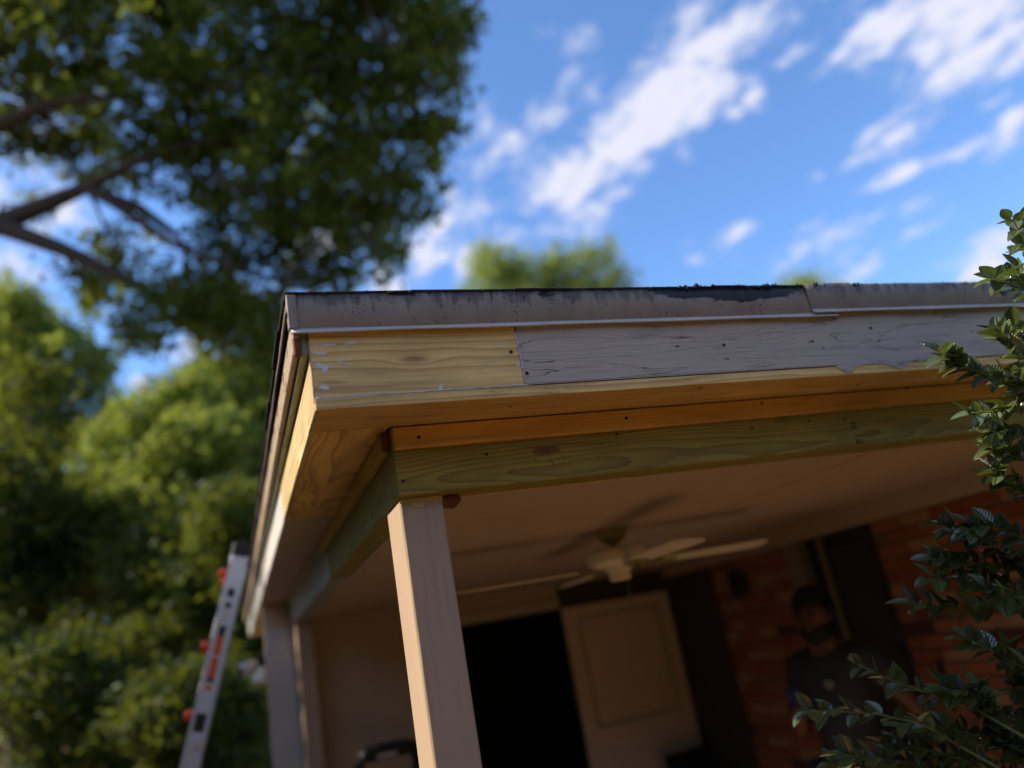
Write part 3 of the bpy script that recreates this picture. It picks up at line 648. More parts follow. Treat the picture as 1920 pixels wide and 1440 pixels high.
# ------------------------------------------------------------------ wall lantern, hook
lan = thing('wall_lantern', 'small black lantern on the brick wall beside the dark corner', 'lantern', (XB-.0, 4.79, ZC+.10))
def part(name, me, mat, parent, off=(0, 0, 0), rot=None): return link(name, me, mat, parent, off, rot)
part('back_plate', box_me('back_plate', .012, .07, .12, .003), M['black'], lan, (-.006, 0, 0))
part('arm', tubes_me('arm', [([(-.01, 0, .03), (-.05, 0, .06), (-.09, 0, .055)], [.007, .007, .006])], 8), M['black'], lan)
part('lamp_body', lathe_me('lamp_body', [(0, -.085), (.03, -.08), (.045, .01), (.038, .02)], 6), M['black'], lan, (-.09, 0, 0))
part('cap', lathe_me('cap', [(.06, .018), (.05, .026), (.02, .05), (.008, .062), (0, .065)], 6), M['black'], lan, (-.09, 0, 0))
hk = thing('doorbell_bracket', 'narrow black bracket fixed to the brick beside the dark doorway', 'bracket', (XB, 3.337, ZC-.532))
part('plate', box_me('plate', .014, .03, .15, .003), M['black'], hk, (-.006, 0, 0)); part('hook', tubes_me('hook', [([(-.01, 0, -.02), (-.04, 0, -.05), (-.045, 0, -.02)], [.006, .006, .004])], 8), M['black'], hk)

# ------------------------------------------------------------------ ceiling fan
fan = thing('ceiling_fan', 'cream ceiling fan with four blades hanging from the porch ceiling', 'ceiling fan', (1.59, 3.118, ZC+.3925))
part('canopy', lathe_me('canopy', [(0, 0), (.072, 0), (.074, -.012), (.055, -.045), (.028, -.062), (0, -.064)]), M['brass'], fan)
part('down_rod', lathe_me('down_rod', [(.016, -.06), (.016, -.085)], 14), M['brass'], fan)
part('motor_housing', lathe_me('motor_housing', [(0, -.080), (.09, -.082), (.125, -.095), (.131, -.115), (.128, -.14), (.11, -.155), (.07, -.162), (0, -.163)]), M['fan'], fan)
part('switch_housing', lathe_me('switch_housing', [(.0, -.160), (.058, -.162), (.060, -.175), (.046, -.182), (.046, -.212), (.040, -.219), (0, -.221)]), M['fan'], fan)
bl = bmesh.new(); N = 14; up, lo = [], []
for i in range(N+1):
    t = i/N; x = .20+.53*t; w = .050+.020*math.sin(min(1, t*1.3)*math.pi/2); w *= (1-max(0, (t-.9)/.1)**2*.45)
    up.append([bl.verts.new((x, s*w, -s*w*.10)) for s in (1, -1)]); lo.append([bl.verts.new((x, s*w, -s*w*.10-.007)) for s in (1, -1)])
for i in range(N):
    bl.faces.new((up[i][0], up[i][1], up[i+1][1], up[i+1][0])); bl.faces.new((lo[i][0], lo[i+1][0], lo[i+1][1], lo[i][1]))
    bl.faces.new((up[i][0], up[i+1][0], lo[i+1][0], lo[i][0])); bl.faces.new((up[i][1], lo[i][1], lo[i+1][1], up[i+1][1]))
bl.faces.new((up[0][0], lo[0][0], lo[0][1], up[0][1])); bl.faces.new((up[N][0], up[N][1], lo[N][1], lo[N][0])); bmesh.ops.recalc_face_normals(bl, faces=bl.faces[:])
blade = mesh_bm('blade', bl); iron = prism_me('blade_iron', [(.10, -.018), (.16, -.014), (.20, -.045), (.27, -.03), (.27, .03), (.20, .045), (.16, .014), (.10, .018)], .005, 'z')
for k in range(4):
    a = R(-5+90*k); b = part('blade', blade, M['fan'], fan, (0, 0, -.158), (0, 0, a)); part('blade_iron', iron, M['brass'], b, (0, 0, -.0135), (R(-6), 0, 0))
part('pull_chain', tubes_me('pull_chain', [([(.03, 0, -.21), (.031, 0, -.30)], [.0015, .0015]), ([(.031, 0, -.30), (.031, 0, -.318)], [.004, .004])], 6), M['brass'], fan)

# ------------------------------------------------------------------ ladder leaning at the side eave
def ladder():
    YL = 4.55; top = Vector((.100, YL, ZC+.765)); slope = .30
    L = Vector((-slope, 0, -1)).normalized(); base = top+L*((top.z)/-L.z)
    t = thing('extension_ladder', 'aluminium multi-position ladder with orange knobs leaning on the side eave', 'ladder', base)
    ln = (top-base).length; ang = math.atan(slope)
    def rail(y):
        o = link('side_rail', None or box_me('web', .072, .020, ln-.01, .003), M['aluminium'], t, None, (0, ang, 0)); world(o, (base+top)/2+Vector((0, y, 0)), t)
        for s in (-1, 1):
            f = link('rail_flange', box_me('rail_flange', .012, .034, ln-.012, .002), M['aluminium'], o, (s*.039, 0, 0))
        for zz, h, m_ in (((ln/2-.03), .07, 'black'),):
            link('top_cap', box_me('top_cap', .094, .042, h, .006), M['black'], o, (0, 0, zz))
        if y == 0:
            for frm, h, w, m_ in ((.26, .045, .035, 'black'), (.325, .03, .03, 'black'), (.37, .07, .028, 'lip'), (.455, .05, .034, 'black'), (.53, .10, .036, 'sticker'), (.64, .10, .036, 'sticker'), (.70, .018, .036, 'black'), (.735, .022, .026, 'sticker'), (.90, .085, .05, 'black')):
                link('rail_label' if m_ != 'black' else 'lock_plate', box_me('label', w, .003, h, .0008), M[m_], o, (0, -.0118, ln/2-frm))
            link('hinge_bolt', lathe_me('hinge_bolt', [(0, .012), (.02, .012), (.022, 0)], 16), M['lip'], o, (0, -.0105, ln/2-1.0), (R(90), 0, 0))
            for frm in (.165, .54, .875):
                link('orange_knob', lathe_me('orange_knob', [(0, 0), (.018, .002), (.026, .012), (.026, .03), (.018, .042), (0, .045)], 16), M['orange'], o, (-.044, 0, ln/2-frm), (0, R(-90), 0))
        else:
            for frm in (.165, .54, .875):
                link('orange_knob', lathe_me('orange_knob', [(0, 0), (.018, .002), (.026, .012), (.026, .03), (.018, .042), (0, .045)], 16), M['orange'], o, (-.044, 0, ln/2-frm), (0, R(-90), 0))
    rail(0); rail(.40)
    for k in range(8):
        c = base-L*(.22+.30*k); me = box_me('rung', .034, .365, .028, .004)
        r = link('rung', me, M['aluminium'], t, None, (0, ang, 0)); world(r, c+Vector((0, .20, 0)), t)
    for y in (0, .40):
        f = link('foot', box_me('foot', .10, .06, .04, .008), M['black'], t); world(f, base+Vector((.004, y, .022)), t)
ladder()
# ------------------------------------------------------------------ twin flood light under the far eave
fl = thing('flood_light', 'black and white twin security light at the far wall corner', 'flood light', (.2285, 5.925, ZC+.20))
part('mount_plate', lathe_me('mount_plate', [(0, 0), (.045, 0), (.04, .022), (0, .025)], 20), M['black'], fl, (0, 0, 0), (0, R(-90), 0))
def head(name, p0, p1, r, lensmat):
    p0, p1 = Vector(p0), Vector(p1); q = (p1-p0).to_track_quat('Z', 'Y').to_euler(); L = (p1-p0).length
    h = part(name, lathe_me(name, [(0, 0), (r*.5, 0), (r*.75, L*.25), (r, L*.8), (r, L)], 18), M['aluminium' if lensmat == 'black' else 'whiteplastic'], fl, p0, q)
    link('lens', lathe_me('lens', [(0, L+.002), (r*.9, L+.001), (r*.92, L-.006)], 18), M[lensmat], h)
    part('arm', tubes_me('arm', [([(-.02, 0, 0), Vector(p0)*.6, p0], [.014, .013, .016])], 8), M['black'], fl)
head('lamp_head', (-.07, -.02, -.02), (-.17, -.06, -.06), .048, 'black')
head('lamp_head', (-.03, -.03, -.06), (-.06, -.07, -.155), .048, 'glass')
part('sensor', box_me('sensor', .045, .05, .05, .01), M['black'], fl, (-.045, -.02, -.075))
# ------------------------------------------------------------------ folding step ladder and chair on the porch
st = thing('step_stool', 'folding step stool with black arched handle and blue rails by the beige wall', 'step stool', (.90, 5.45, .1))
sx = .185
arch = [(-sx, 0, 1.10), (-sx, 0, 1.19), (-sx+.02, 0, 1.245), (-sx+.06, 0, 1.265), (sx-.06, 0, 1.265), (sx-.02, 0, 1.245), (sx, 0, 1.19), (sx, 0, 1.10)]
part('handle', tubes_me('handle', [(arch, [.042]*8)], 10), M['black'], st); 
part('handle_bar', box_me('handle_bar', .29, .06, .095, .02), M['black'], st, (0, 0, 1.255))
part('handle_label', box_me('handle_label', .125, .003, .026, .0006), M['lip'], st, (-.01, -.0325, 1.235))
for s in (-1, 1):
    part('side_rail', tubes_me('side_rail', [([(s*sx, 0, 1.12), (s*(sx+.025), -.10, .012)], [.014, .014])], 8), M['blue'], st)
    part('rear_leg', tubes_me('rear_leg', [([(s*(sx-.01), .012, .92), (s*(sx+.02), .30, .012)], [.012, .012])], 8), M['blue'], st)
for k in range(3): part('step', box_me('step', .36, .20 if k < 2 else .24, .025, .005), M['black'], st, (0, -.10+.035*k+.03, .24+.23*k))
ch = thing('patio_chair', 'dark patio chair standing before the open cream door', 'chair', (3.10, 5.35, .1))
for s in (-1, 1):
    part('back_post', tubes_me('back_post', [([(s*.19, .19, .006), (s*.19, .17, .43), (s*.185, .25, .79)], [.013, .013, .012])], 8), M['black'], ch)
    part('leg', tubes_me('leg', [([(s*.20, -.21, .006), (s*.19, -.19, .43)], [.013, .013])], 8), M['black'], ch)
part('seat', box_me('seat', .42, .42, .035, .012), M['black'], ch, (0, -.01, .435)); part('backrest', box_me('backrest', .40, .03, .28, .012), M['black'], ch, (0, .232, .66), (R(-12), 0, 0))

# ------------------------------------------------------------------ person on the porch
def skin_mesh(name, verts, edges, radii, root=0, sub=2):
    me = bpy.data.meshes.new(name); me.from_pydata([tuple(v) for v in verts], edges, []); o = bpy.data.objects.new(name, me); COL.objects.link(o)
    sk = o.modifiers.new('skin', 'SKIN'); sk.use_smooth_shade = True
    for i, r in enumerate(radii):
        d_ = me.skin_vertices[0].data[i]; d_.radius = (r, r) if not isinstance(r, tuple) else r; d_.use_root = (i == root)
    sb = o.modifiers.new('sub', 'SUBSURF'); sb.levels = sub; sb.render_levels = sub
    dg = bpy.context.evaluated_depsgraph_get(); m2 = bpy.data.meshes.new_from_object(o.evaluated_get(dg)); bpy.data.objects.remove(o); m2.name = name; m2.shade_smooth(); return m2
def person():
    # local frame: faces -X, feet on z=0, camera side is -Y (the left arm)
    t = thing('person', 'dark haired person in a grey t-shirt holding something blue by the brick wall', 'person', (2.82, 3.46, .1)); t.rotation_euler = (0, 0, R(22))
    V, E, Rd = [], [], []
    def add(p, r, frm=None):
        V.append(Vector(p)); Rd.append(r)
        if frm is not None: E.append((frm, len(V)-1))
        return len(V)-1
    pel = add((0, 0, .93), .135); ab = add((-.01, 0, 1.08), .125, pel); chs = add((.0, 0, 1.28), .145, ab); cl = add((.01, 0, 1.40), .10, chs)
    nk = add((-.01, 0, 1.475), .058, cl); jaw = add((-.045, 0, 1.545), .068, nk); hd = add((-.03, 0, 1.62), .092, jaw); add((-.02, 0, 1.69), .07, hd)
    hands = []
    for s, pts in ((-1, [(.02, -.17, 1.40), (.12, -.27, 1.17), (.16, -.30, 1.10), (.21, -.26, .94)]), (1, [(.0, .17, 1.40), (.03, .24, 1.14), (-.10, .20, 1.09), (-.27, .08, 1.17)])):
        sh = add(pts[0], .066, cl); el = add(pts[1], .046, sh); fm = add(pts[2], .043, el); wr = add(pts[3], .028, fm)
        d_ = (Vector(pts[3])-Vector(pts[2])).normalized(); side = Vector((0, 0, 1)).cross(d_).normalized(); pal = add(Vector(pts[3])+d_*.05, (.032, .020), wr)
        nrm = d_.cross(side)
        for k in range(4):
            o_ = side*(-.027+.018*k); c = Vector(pts[3])+d_*.085+o_; ln = (.030, .036, .034, .026)[k]
            a = add(c, .0095, pal); b = add(c+d_*ln+nrm*.010, .009, a); add(c+d_*(ln*1.3)+nrm*.034, .0075, b)
        th = add(Vector(pts[3])+d_*.03-side*.036, .011, wr); add(Vector(pts[3])+d_*.065-side*.05+nrm*.012, .009, th)
        hands.append((Vector(pts[3])+d_*.10, d_, side))
    for s in (-1, 1):
        hp = add((.0, s*.095, .86), .098, pel); kn_ = add((-.015, s*.11, .48), .062, hp); an = add((.02, s*.115, .09), .042, kn_); add((-.13, s*.12, .035), .035, an)
    part('body', skin_mesh('body', V, E, Rd), M['skin'], t)
    # face: nose, ears, eyes, mouth; hair and beard
    part('nose', prism_me('nose', [(-.10-.045, 1.585), (-.10-.062, 1.578), (-.135, 1.635), (-.115, 1.635)], .02, 'y', .003), M['skin'], t, (.02, -.01, 0))
    for s in (-1, 1):
        part('ear', lathe_me('ear', [(0, -.008), (.022, -.006), (.026, 0), (.022, .006), (0, .008)], 12), M['skin'], t, (-.02, s*.09, 1.605), (R(90), 0, R(15*s)))
        part('eye', lathe_me('eye', [(0, .008), (.008, .006), (.012, 0)], 10), M['hair'], t, (-.113, s*.033, 1.628), (0, R(-90), 0))
    def shell(nm, c, r, keep, seed):                          # hair and beard as uneven shells round the skull and jaw
        rs = random.Random(seed); bm = bmesh.new(); bmesh.ops.create_uvsphere(bm, u_segments=30, v_segments=20, radius=1)
        bmesh.ops.delete(bm, geom=[f for f in bm.faces if not keep(f.calc_center_median())], context='FACES')
        for v_ in bm.verts: v_.co = Vector((v_.co.x*r[0]+c[0], v_.co.y*r[1]+c[1], v_.co.z*r[2]+c[2]))*1.0 + Vector((rs.uniform(-1, 1), rs.uniform(-1, 1), rs.uniform(-1, 1)))*.005
        o_ = part(nm, mesh_bm(nm, bm, True), M['hair'], t); md = o_.modifiers.new('thick', 'SOLIDIFY'); md.thickness = .012; md.offset = -1
    shell('hair', (-.018, 0, 1.638), (.112, .106, .128), lambda n: n.z > .30 or (n.x > -.25 and n.z > -.55), 5)
    shell('beard', (-.048, 0, 1.548), (.080, .078, .078), lambda n: n.z < .12 and n.x < .35 and not (n.x < -.8 and -.15 < n.z), 6)
    part('mouth', box_me('mouth', .006, .04, .008, .002), M['rust'], t, (-.125, 0, 1.552))
    V, E, Rd = [], [], []
    a0 = add((0, 0, .87), .150); a = add((0, 0, .93), .156, a0); b = add((-.01, 0, 1.08), .148, a); c = add((0, 0, 1.28), .168, b); d_ = add((.01, 0, 1.41), .115, c); add((0, 0, 1.445), .08, d_)
    for pts in ([(.02, -.17, 1.405), (.085, -.232, 1.25)], [(0, .17, 1.405), (.02, .216, 1.24)]):
        q = add(pts[0], .088, d_); add(pts[1], .078, q)
    part('t_shirt', skin_mesh('t_shirt', V, E, Rd), M['shirt'], t)
    part('chest_logo', lathe_me('chest_logo', [(0, .004), (.022, .003), (.024, 0)], 14), M['shirtlogo'], t, (-.165, -.05, 1.30), (0, R(-90), R(14)))
    V, E, Rd = [], [], []
    a = add((0, 0, .92), .146)
    for s in (-1, 1): q = add((0, s*.095, .85), .112, a); k_ = add((-.015, s*.11, .48), .080, q); add((.018, s*.115, .10), .066, k_)
    part('jeans', skin_mesh('jeans', V, E, Rd), M['jeans'], t)
    for s in (-1, 1): part('shoe', box_me('shoe', .28, .10, .085, .03), M['black'], t, (-.045, s*.12, .044))
    return t, hands
pers, hands = person()
c, d_, sd = hands[1]
ph = link('phone', box_me('phone', .012, .07, .14, .004), M['phone']); tag(ph, 'small blue phone in the hand of the person', 'phone')
mw = Matrix.Translation(pers.location) @ Euler((0, 0, R(22))).to_matrix().to_4x4()
ph.location = mw @ (c+Vector((-.012, .0, .045))); ph.rotation_euler = (0, R(-18), R(30))

# ------------------------------------------------------------------ trees
def leaf_quads(centres, n_per, spread, size, seed, flat=.55):
    r = np.random.default_rng(seed); C = np.repeat(np.asarray(centres), n_per, axis=0); n = len(C)
    C = C + r.normal(size=(n, 3))*np.array([spread, spread, spread*.7])
    nrm = r.normal(size=(n, 3)); nrm[:, 2] = np.abs(nrm[:, 2])+flat; nrm /= np.linalg.norm(nrm, axis=1)[:, None]
    t = np.cross(nrm, r.normal(size=(n, 3))); t /= np.linalg.norm(t, axis=1)[:, None]; b = np.cross(nrm, t)
    s = size*r.uniform(.6, 1.3, n)[:, None]; w = s*r.uniform(.42, .62, n)[:, None]
    V = np.stack([C-t*s*.5, C+b*w*.5+nrm*s*.06, C+t*s*.5, C-b*w*.5+nrm*s*.06], 1).reshape(-1, 3)
    F = np.arange(n*4).reshape(-1, 4); return V, F
def ell(c, r, n, seed, shell=.45):
    g_ = np.random.default_rng(seed); d_ = g_.normal(size=(n, 3)); d_ /= np.linalg.norm(d_, axis=1)[:, None]
    k = shell+(1-shell)*g_.random(n)**.6; k = np.where(g_.random(n) < .16, g_.uniform(1.0, 1.5, n), k)  # stray sprays break the outline
    k = k*(1+.22*np.sin(d_[:, 0]*5+seed)*np.sin(d_[:, 2]*6+seed*2)); return np.asarray(c)+d_*k[:, None]*np.asarray(r)
def tree(name, label, cat, base, blobs, clumps, per, spread, size, mat, trunk_r, group=None, trunk_top=None, seed=1, limbs=None, flat=.55, rr0=.42):
    """blobs: (centre, radii). One trunk from base, limbs to each lobe, twigs to clumps, leaves on clumps."""
    rs = random.Random(seed); base = Vector(base); t = thing(name, label, cat, base, group)
    cen = sum((Vector(b[0]) for b in blobs), Vector())/len(blobs)
    top = Vector(trunk_top) if trunk_top else Vector((base.x*.6+cen.x*.4, base.y*.6+cen.y*.4, cen.z))
    H = (top-base).length; pts = [base+(top-base)*k/6+Vector((rs.uniform(-1, 1), rs.uniform(-1, 1), 0))*H*.018*(0 if k == 0 else 1) for k in range(7)]
    specs = [(pts, [trunk_r*(1.25 if k == 0 else 1-.105*k) for k in range(7)])]
    allc = []; tot = sum(b[1][0]*b[1][1]*b[1][2] for b in blobs)**1.0
    vol = [(b[1][0]*b[1][1]*b[1][2])**(2/3) for b in blobs]; sv = sum(vol)
    for i, (c, r_) in enumerate(blobs):
        c = Vector(c); st_ = pts[min(6, max(2, int(2+4*((c.z-base.z)/max(.1, top.z-base.z)-.35)/.65)))]
        if limbs: st_ = min((q for l in limbs for q in l[0]), key=lambda q: (q-c).length)
        mid = st_.lerp(c, .5)+Vector((rs.uniform(-1, 1), rs.uniform(-1, 1), rs.uniform(.0, 1.)))*(c-st_).length*.10
        q = [st_, st_.lerp(mid, .5)+Vector((0, 0, .02))*H*.3, mid, c]; rr = trunk_r*rr0
        specs.append((q, [rr, rr*.75, rr*.52, rr*.22]))
        cl = ell(c, r_, max(3, int(clumps*vol[i]/sv)), seed*100+i); allc.append(cl)
        for k in range(0, len(cl), 4):
            e = Vector(cl[k]); s_ = mid.lerp(c, rs.random()); specs.append(([s_, s_.lerp(e, .5)+Vector((0, 0, .04))*r_[2], e], [rr*.18, rr*.12, rr*.05]))
    if limbs: specs += limbs
    tr_ = tubes_me('trunk', specs, 7); o = link('trunk', tr_, M['bark'], t); world(o, (0, 0, 0), t)
    V, F = leaf_quads(np.concatenate(allc), per, spread, size, seed, flat)
    V[:, 2] = np.maximum(V[:, 2], .02)
    o = link('crown', mesh_np('crown', V, F), mat, t); world(o, (0, 0, 0), t); return t
def blobs_px(L, d, dd=.8, depth=1.0, seed=3):
    rs = random.Random(seed); out = []
    for px, py, r in L:
        dist = d+rs.uniform(-dd, dd); rad = r*dist/FPX; out.append((AT(px, py, dist), (rad, rad*depth, rad*.92)))
    return out
# big oak reaching in from the left
DO = 11.0
oakb = blobs_px([(60, 70, 120), (230, 40, 130), (420, 60, 130), (600, 50, 130), (750, 50, 110), (825, 100, 62), (840, 20, 60), (120, 200, 100), (310, 190, 110), (480, 200, 120), (640, 200, 125), (770, 190, 95),
                 (810, 260, 52), (300, 300, 80), (430, 330, 100), (560, 340, 110), (690, 330, 105), (765, 370, 58), (470, 440, 85), (590, 450, 95), (690, 440, 70), (720, 490, 36), (230, 470, 55), (360, 520, 62), (270, 570, 50), (310, 630, 42), (490, 560, 70),
                 (420, 610, 50), (530, 620, 50), (620, 530, 50), (30, 260, 55), (170, 300, 55), (150, 520, 36), (200, 560, 45), (250, 620, 45), (350, 600, 55), (440, 650, 55), (500, 690, 50), (400, 560, 55), (470, 620, 50), (60, 390, 30), (-150, 90, 180), (300, -150, 200), (650, -160, 190), (20, -160, 200), (-200, 330, 130), (850, -120, 110)], DO, 1.2, 1.1)
obase = AT(-330, 900, DO); obase.z = 0
def limbpx(L, r0, d=DO-.9):
    return ([AT(x, y, d+k*.1) for k, (x, y) in enumerate(L)], [r0*1.3*(1-.75*k/(len(L)-1)) for k in range(len(L))])
oak_limbs = [limbpx([(-330, 520), (-120, 430), (0, 418), (80, 385), (160, 352), (260, 390), (330, 440)], .15), limbpx([(-120, 430), (0, 425), (110, 465), (210, 510), (300, 560), (380, 590)], .12), limbpx([(-330, 400), (0, 232), (80, 200), (160, 185), (300, 175)], .10),
             limbpx([(-330, 300), (0, 90), (110, 25), (200, -40)], .10), limbpx([(160, 352), (210, 380), (330, 460), (430, 500), (540, 530)], .06), limbpx([(160, 352), (260, 300), (400, 260), (560, 230)], .06), limbpx([(330, 150), (430, 170), (560, 130), (700, 90)], .05), limbpx([(400, 330), (520, 370), (640, 380)], .045)]
ttop = AT(-330, 150, DO)
tree('oak_tree', 'large dark oak reaching over from the left with sky between its leaves', 'tree', obase, oakb, 2350, 32, .115, .135, M['oak'], .34, None, ttop, 5, oak_limbs, rr0=.12)
# trees behind the yard
def bt(name, label, px, base_d, blobs, d, clumps, per, spread, size, mat, r, seed, group='trees behind the yard', dd=.7, depth=1.2):
    b = AT(px, 1300, base_d); b.z = 0
    tree(name, label, 'tree', b, blobs_px(blobs, d, dd, depth, seed), clumps, per, spread, size, mat, r, group, None, seed)
bt('hardwood_tree', 'pale leaved tree at the far left edge below the oak', 40, 17, [(40, 620, 75), (130, 690, 80), (-40, 700, 110), (60, 780, 90), (170, 800, 70), (-60, 850, 110), (30, 560, 40)], 17, 780, 30, .15, .17, M['lime'], .2, 11)
bt('hardwood_tree', 'bright yellow green tree in the middle of the woods', 320, 15, [(300, 790, 75), (240, 870, 80), (350, 740, 45), (390, 830, 75), (290, 930, 90), (180, 950, 70), (400, 960, 75)], 15, 840, 30, .15, .15, M['lime'], .16, 12)
bt('hardwood_tree', 'tall green tree standing just left of the porch eave', 470, 18, [(460, 760, 80), (400, 720, 45), (520, 720, 60), (470, 860, 95), (380, 700, 30), (540, 850, 70), (480, 960, 90)], 18, 840, 30, .15, .17, M['mid'], .18, 13)
bt('hardwood_tree', 'shadowy tree low at the left edge', 30, 13, [(20, 900, 90), (90, 1000, 110), (-60, 1020, 110), (160, 1060, 90), (20, 1130, 110), (60, 720, 40)], 13, 930, 30, .15, .14, M['deep'], .16, 14)
bt('hardwood_tree', 'dark leafy tree behind the orange knobbed ladder', 390, 12, [(360, 1010, 80), (430, 980, 70), (300, 1090, 90), (420, 1100, 90), (500, 1050, 60), (480, 1180, 70), (360, 1190, 90)], 12, 930, 30, .15, .13, M['deep'], .13, 15)
def shrub(label, px, py, d, r, mat, seed, size=.10):
    c = AT(px, py, d); b = Vector((c.x, c.y, 0)); rad = r*d/FPX
    bl_ = [(c+Vector((random.uniform(-.6, .6)*rad, random.uniform(-.5, .5)*rad, random.uniform(-.4, .4)*rad)), (rad*.65, rad*.65, rad*.6)) for _ in range(5)]
    bl_ += [(Vector((c.x+random.uniform(-.5, .5)*rad, c.y+random.uniform(-.3, .3)*rad, max(.35, c.z*.4))), (rad*.7, rad*.7, max(.3, c.z*.4))) for _ in range(3)]
    tree('shrub', label, 'shrub', b, bl_, 420, 32, .11, size, mat, .05, 'shrubs at the edge of the yard', None, seed)
shrub('dark shrub at the lower left corner', 60, 1290, 9.5, 120, M['deep'], 21)
shrub('broad leafy shrub low between the left edge and the ladder', 210, 1270, 10.5, 115, M['deep'], 22)
shrub('dark shrub directly behind the ladder foot', 350, 1330, 9., 100, M['deep'], 23)
shrub('shrub against the white wall corner', 455, 1350, 10., 90, M['deep'], 24)
def woods():
    pts = []
    for k in range(2600):
        px = random.uniform(-500, 640); py = random.uniform(880, 1420)-.0*px; pts.append(tuple(AT(px, py, random.uniform(20, 24))))
    pts = np.array(pts); pts = pts[pts[:, 2] > .1]
    V, F = leaf_quads(pts, 22, .45, .26, 77); V[:, 2] = np.maximum(V[:, 2], .03)
    tag(link('far_woods', mesh_np('far_woods', V, F), M['deep']), 'dense dark woods far behind the yard', 'woods', None, 'stuff')
woods()
def sky_blocker_woods():                                          # unseen woods added behind the camera to cut low sky light on the porch
    pts = []
    for k in range(5200):
        az = R(random.uniform(75, 258)); d = random.uniform(9.5, 13.5); pts.append((d*math.sin(az), d*math.cos(az), 5.2*random.random()**.85))
    V, F = leaf_quads(np.array(pts), 14, .55, .34, 78); V[:, 2] = np.maximum(V[:, 2], .03)
    tag(link('sky_blocker_woods', mesh_np('sky_blocker_woods', V, F), M['deep']), 'unseen woods added behind the camera to cut low sky light', 'woods', None, 'stuff')
sky_blocker_woods()
def sun_blocker_hedge():                                          # unseen shrubs added to shade the yard; the sun clears them at eave height
    pts = []
    for k in range(1500):
        az = R(random.uniform(-112, -27)); d = random.uniform(4.3, 6.2); top = 3.62+.40*math.sin(az*23.)+.25*math.sin(az*51.+1)+.62*(d-4.3)
        pts.append((d*math.sin(az), d*math.cos(az)+.8, .2+(top-.2)*random.random()**.8))
    for k in range(520):  # more leaves added to shade the far wall corner
        pts.append((-3.3+random.uniform(-1.0, .6), random.uniform(5.9, 9.6), .2+5.1*random.random()**.8))
    V, F = leaf_quads(np.array(pts), 34, .20, .13, 79); V[:, 2] = np.maximum(V[:, 2], .03)
    tag(link('sun_blocker_thicket', mesh_np('sun_blocker_thicket', V, F), M['deep']), 'unseen thicket added beside the yard to block the sun', 'thicket', None, 'stuff')
sun_blocker_hedge()
# trees beyond the roof
b = AT(1010, 700, 27); b.z = 0
tree('hardwood_tree', 'sunlit yellow green tree top rising above the roof', 'tree', b, blobs_px([(925, 505, 48), (975, 540, 60), (1040, 530, 55), (1110, 508, 50), (1150, 540, 36), (1000, 620, 90), (1090, 620, 80), (900, 545, 36)], 27, 1.0, 1.2, 31), 700, 30, .20, .17, M['lime'], .22, 'trees beyond the roof', None, 31)
b = AT(1490, 700, 34); b.z = 0
tree('hardwood_tree', 'small distant tree tip just showing above the roof', 'tree', b, blobs_px([(1492, 545, 26), (1500, 600, 70), (1420, 620, 60)], 34, 1.0, 1.2, 32), 260, 30, .3, .2, M['lime'], .2, 'trees beyond the roof', None, 32)

# ------------------------------------------------------------------ holly bush close to the camera on the right
def holly_leaf():
    n, V, F, UV = 8, [], [], []
    for i in range(n+1):
        t = i/n; w = .40*(math.sin(math.pi*min(1, t**.85))**.8)*(1-.25*t)+(.012 if 0 < i < n else 0); sag = -.10*(t-.35)**2
        for k, s in enumerate((-1, -.5, 0, .5, 1)):
            V.append((t, s*w*.80, sag+abs(s)**1.6*w*.30)); UV.append((t, .5+s*.5*w/.45))
    for i in range(n):
        for k in range(4): F.append((i*5+k, i*5+k+1, (i+1)*5+k+1, (i+1)*5+k))
    me = mesh_np('leaf', V, F, True); ul = me.uv_layers.new(name='UVMap')
    li = np.zeros(len(me.loops), np.int32); me.loops.foreach_get('vertex_index', li); ul.data.foreach_set('uv', np.array(UV, np.float32)[li].ravel()); me.materials.append(M['holly']); return me, np.array(V), np.array(F), np.array(UV)
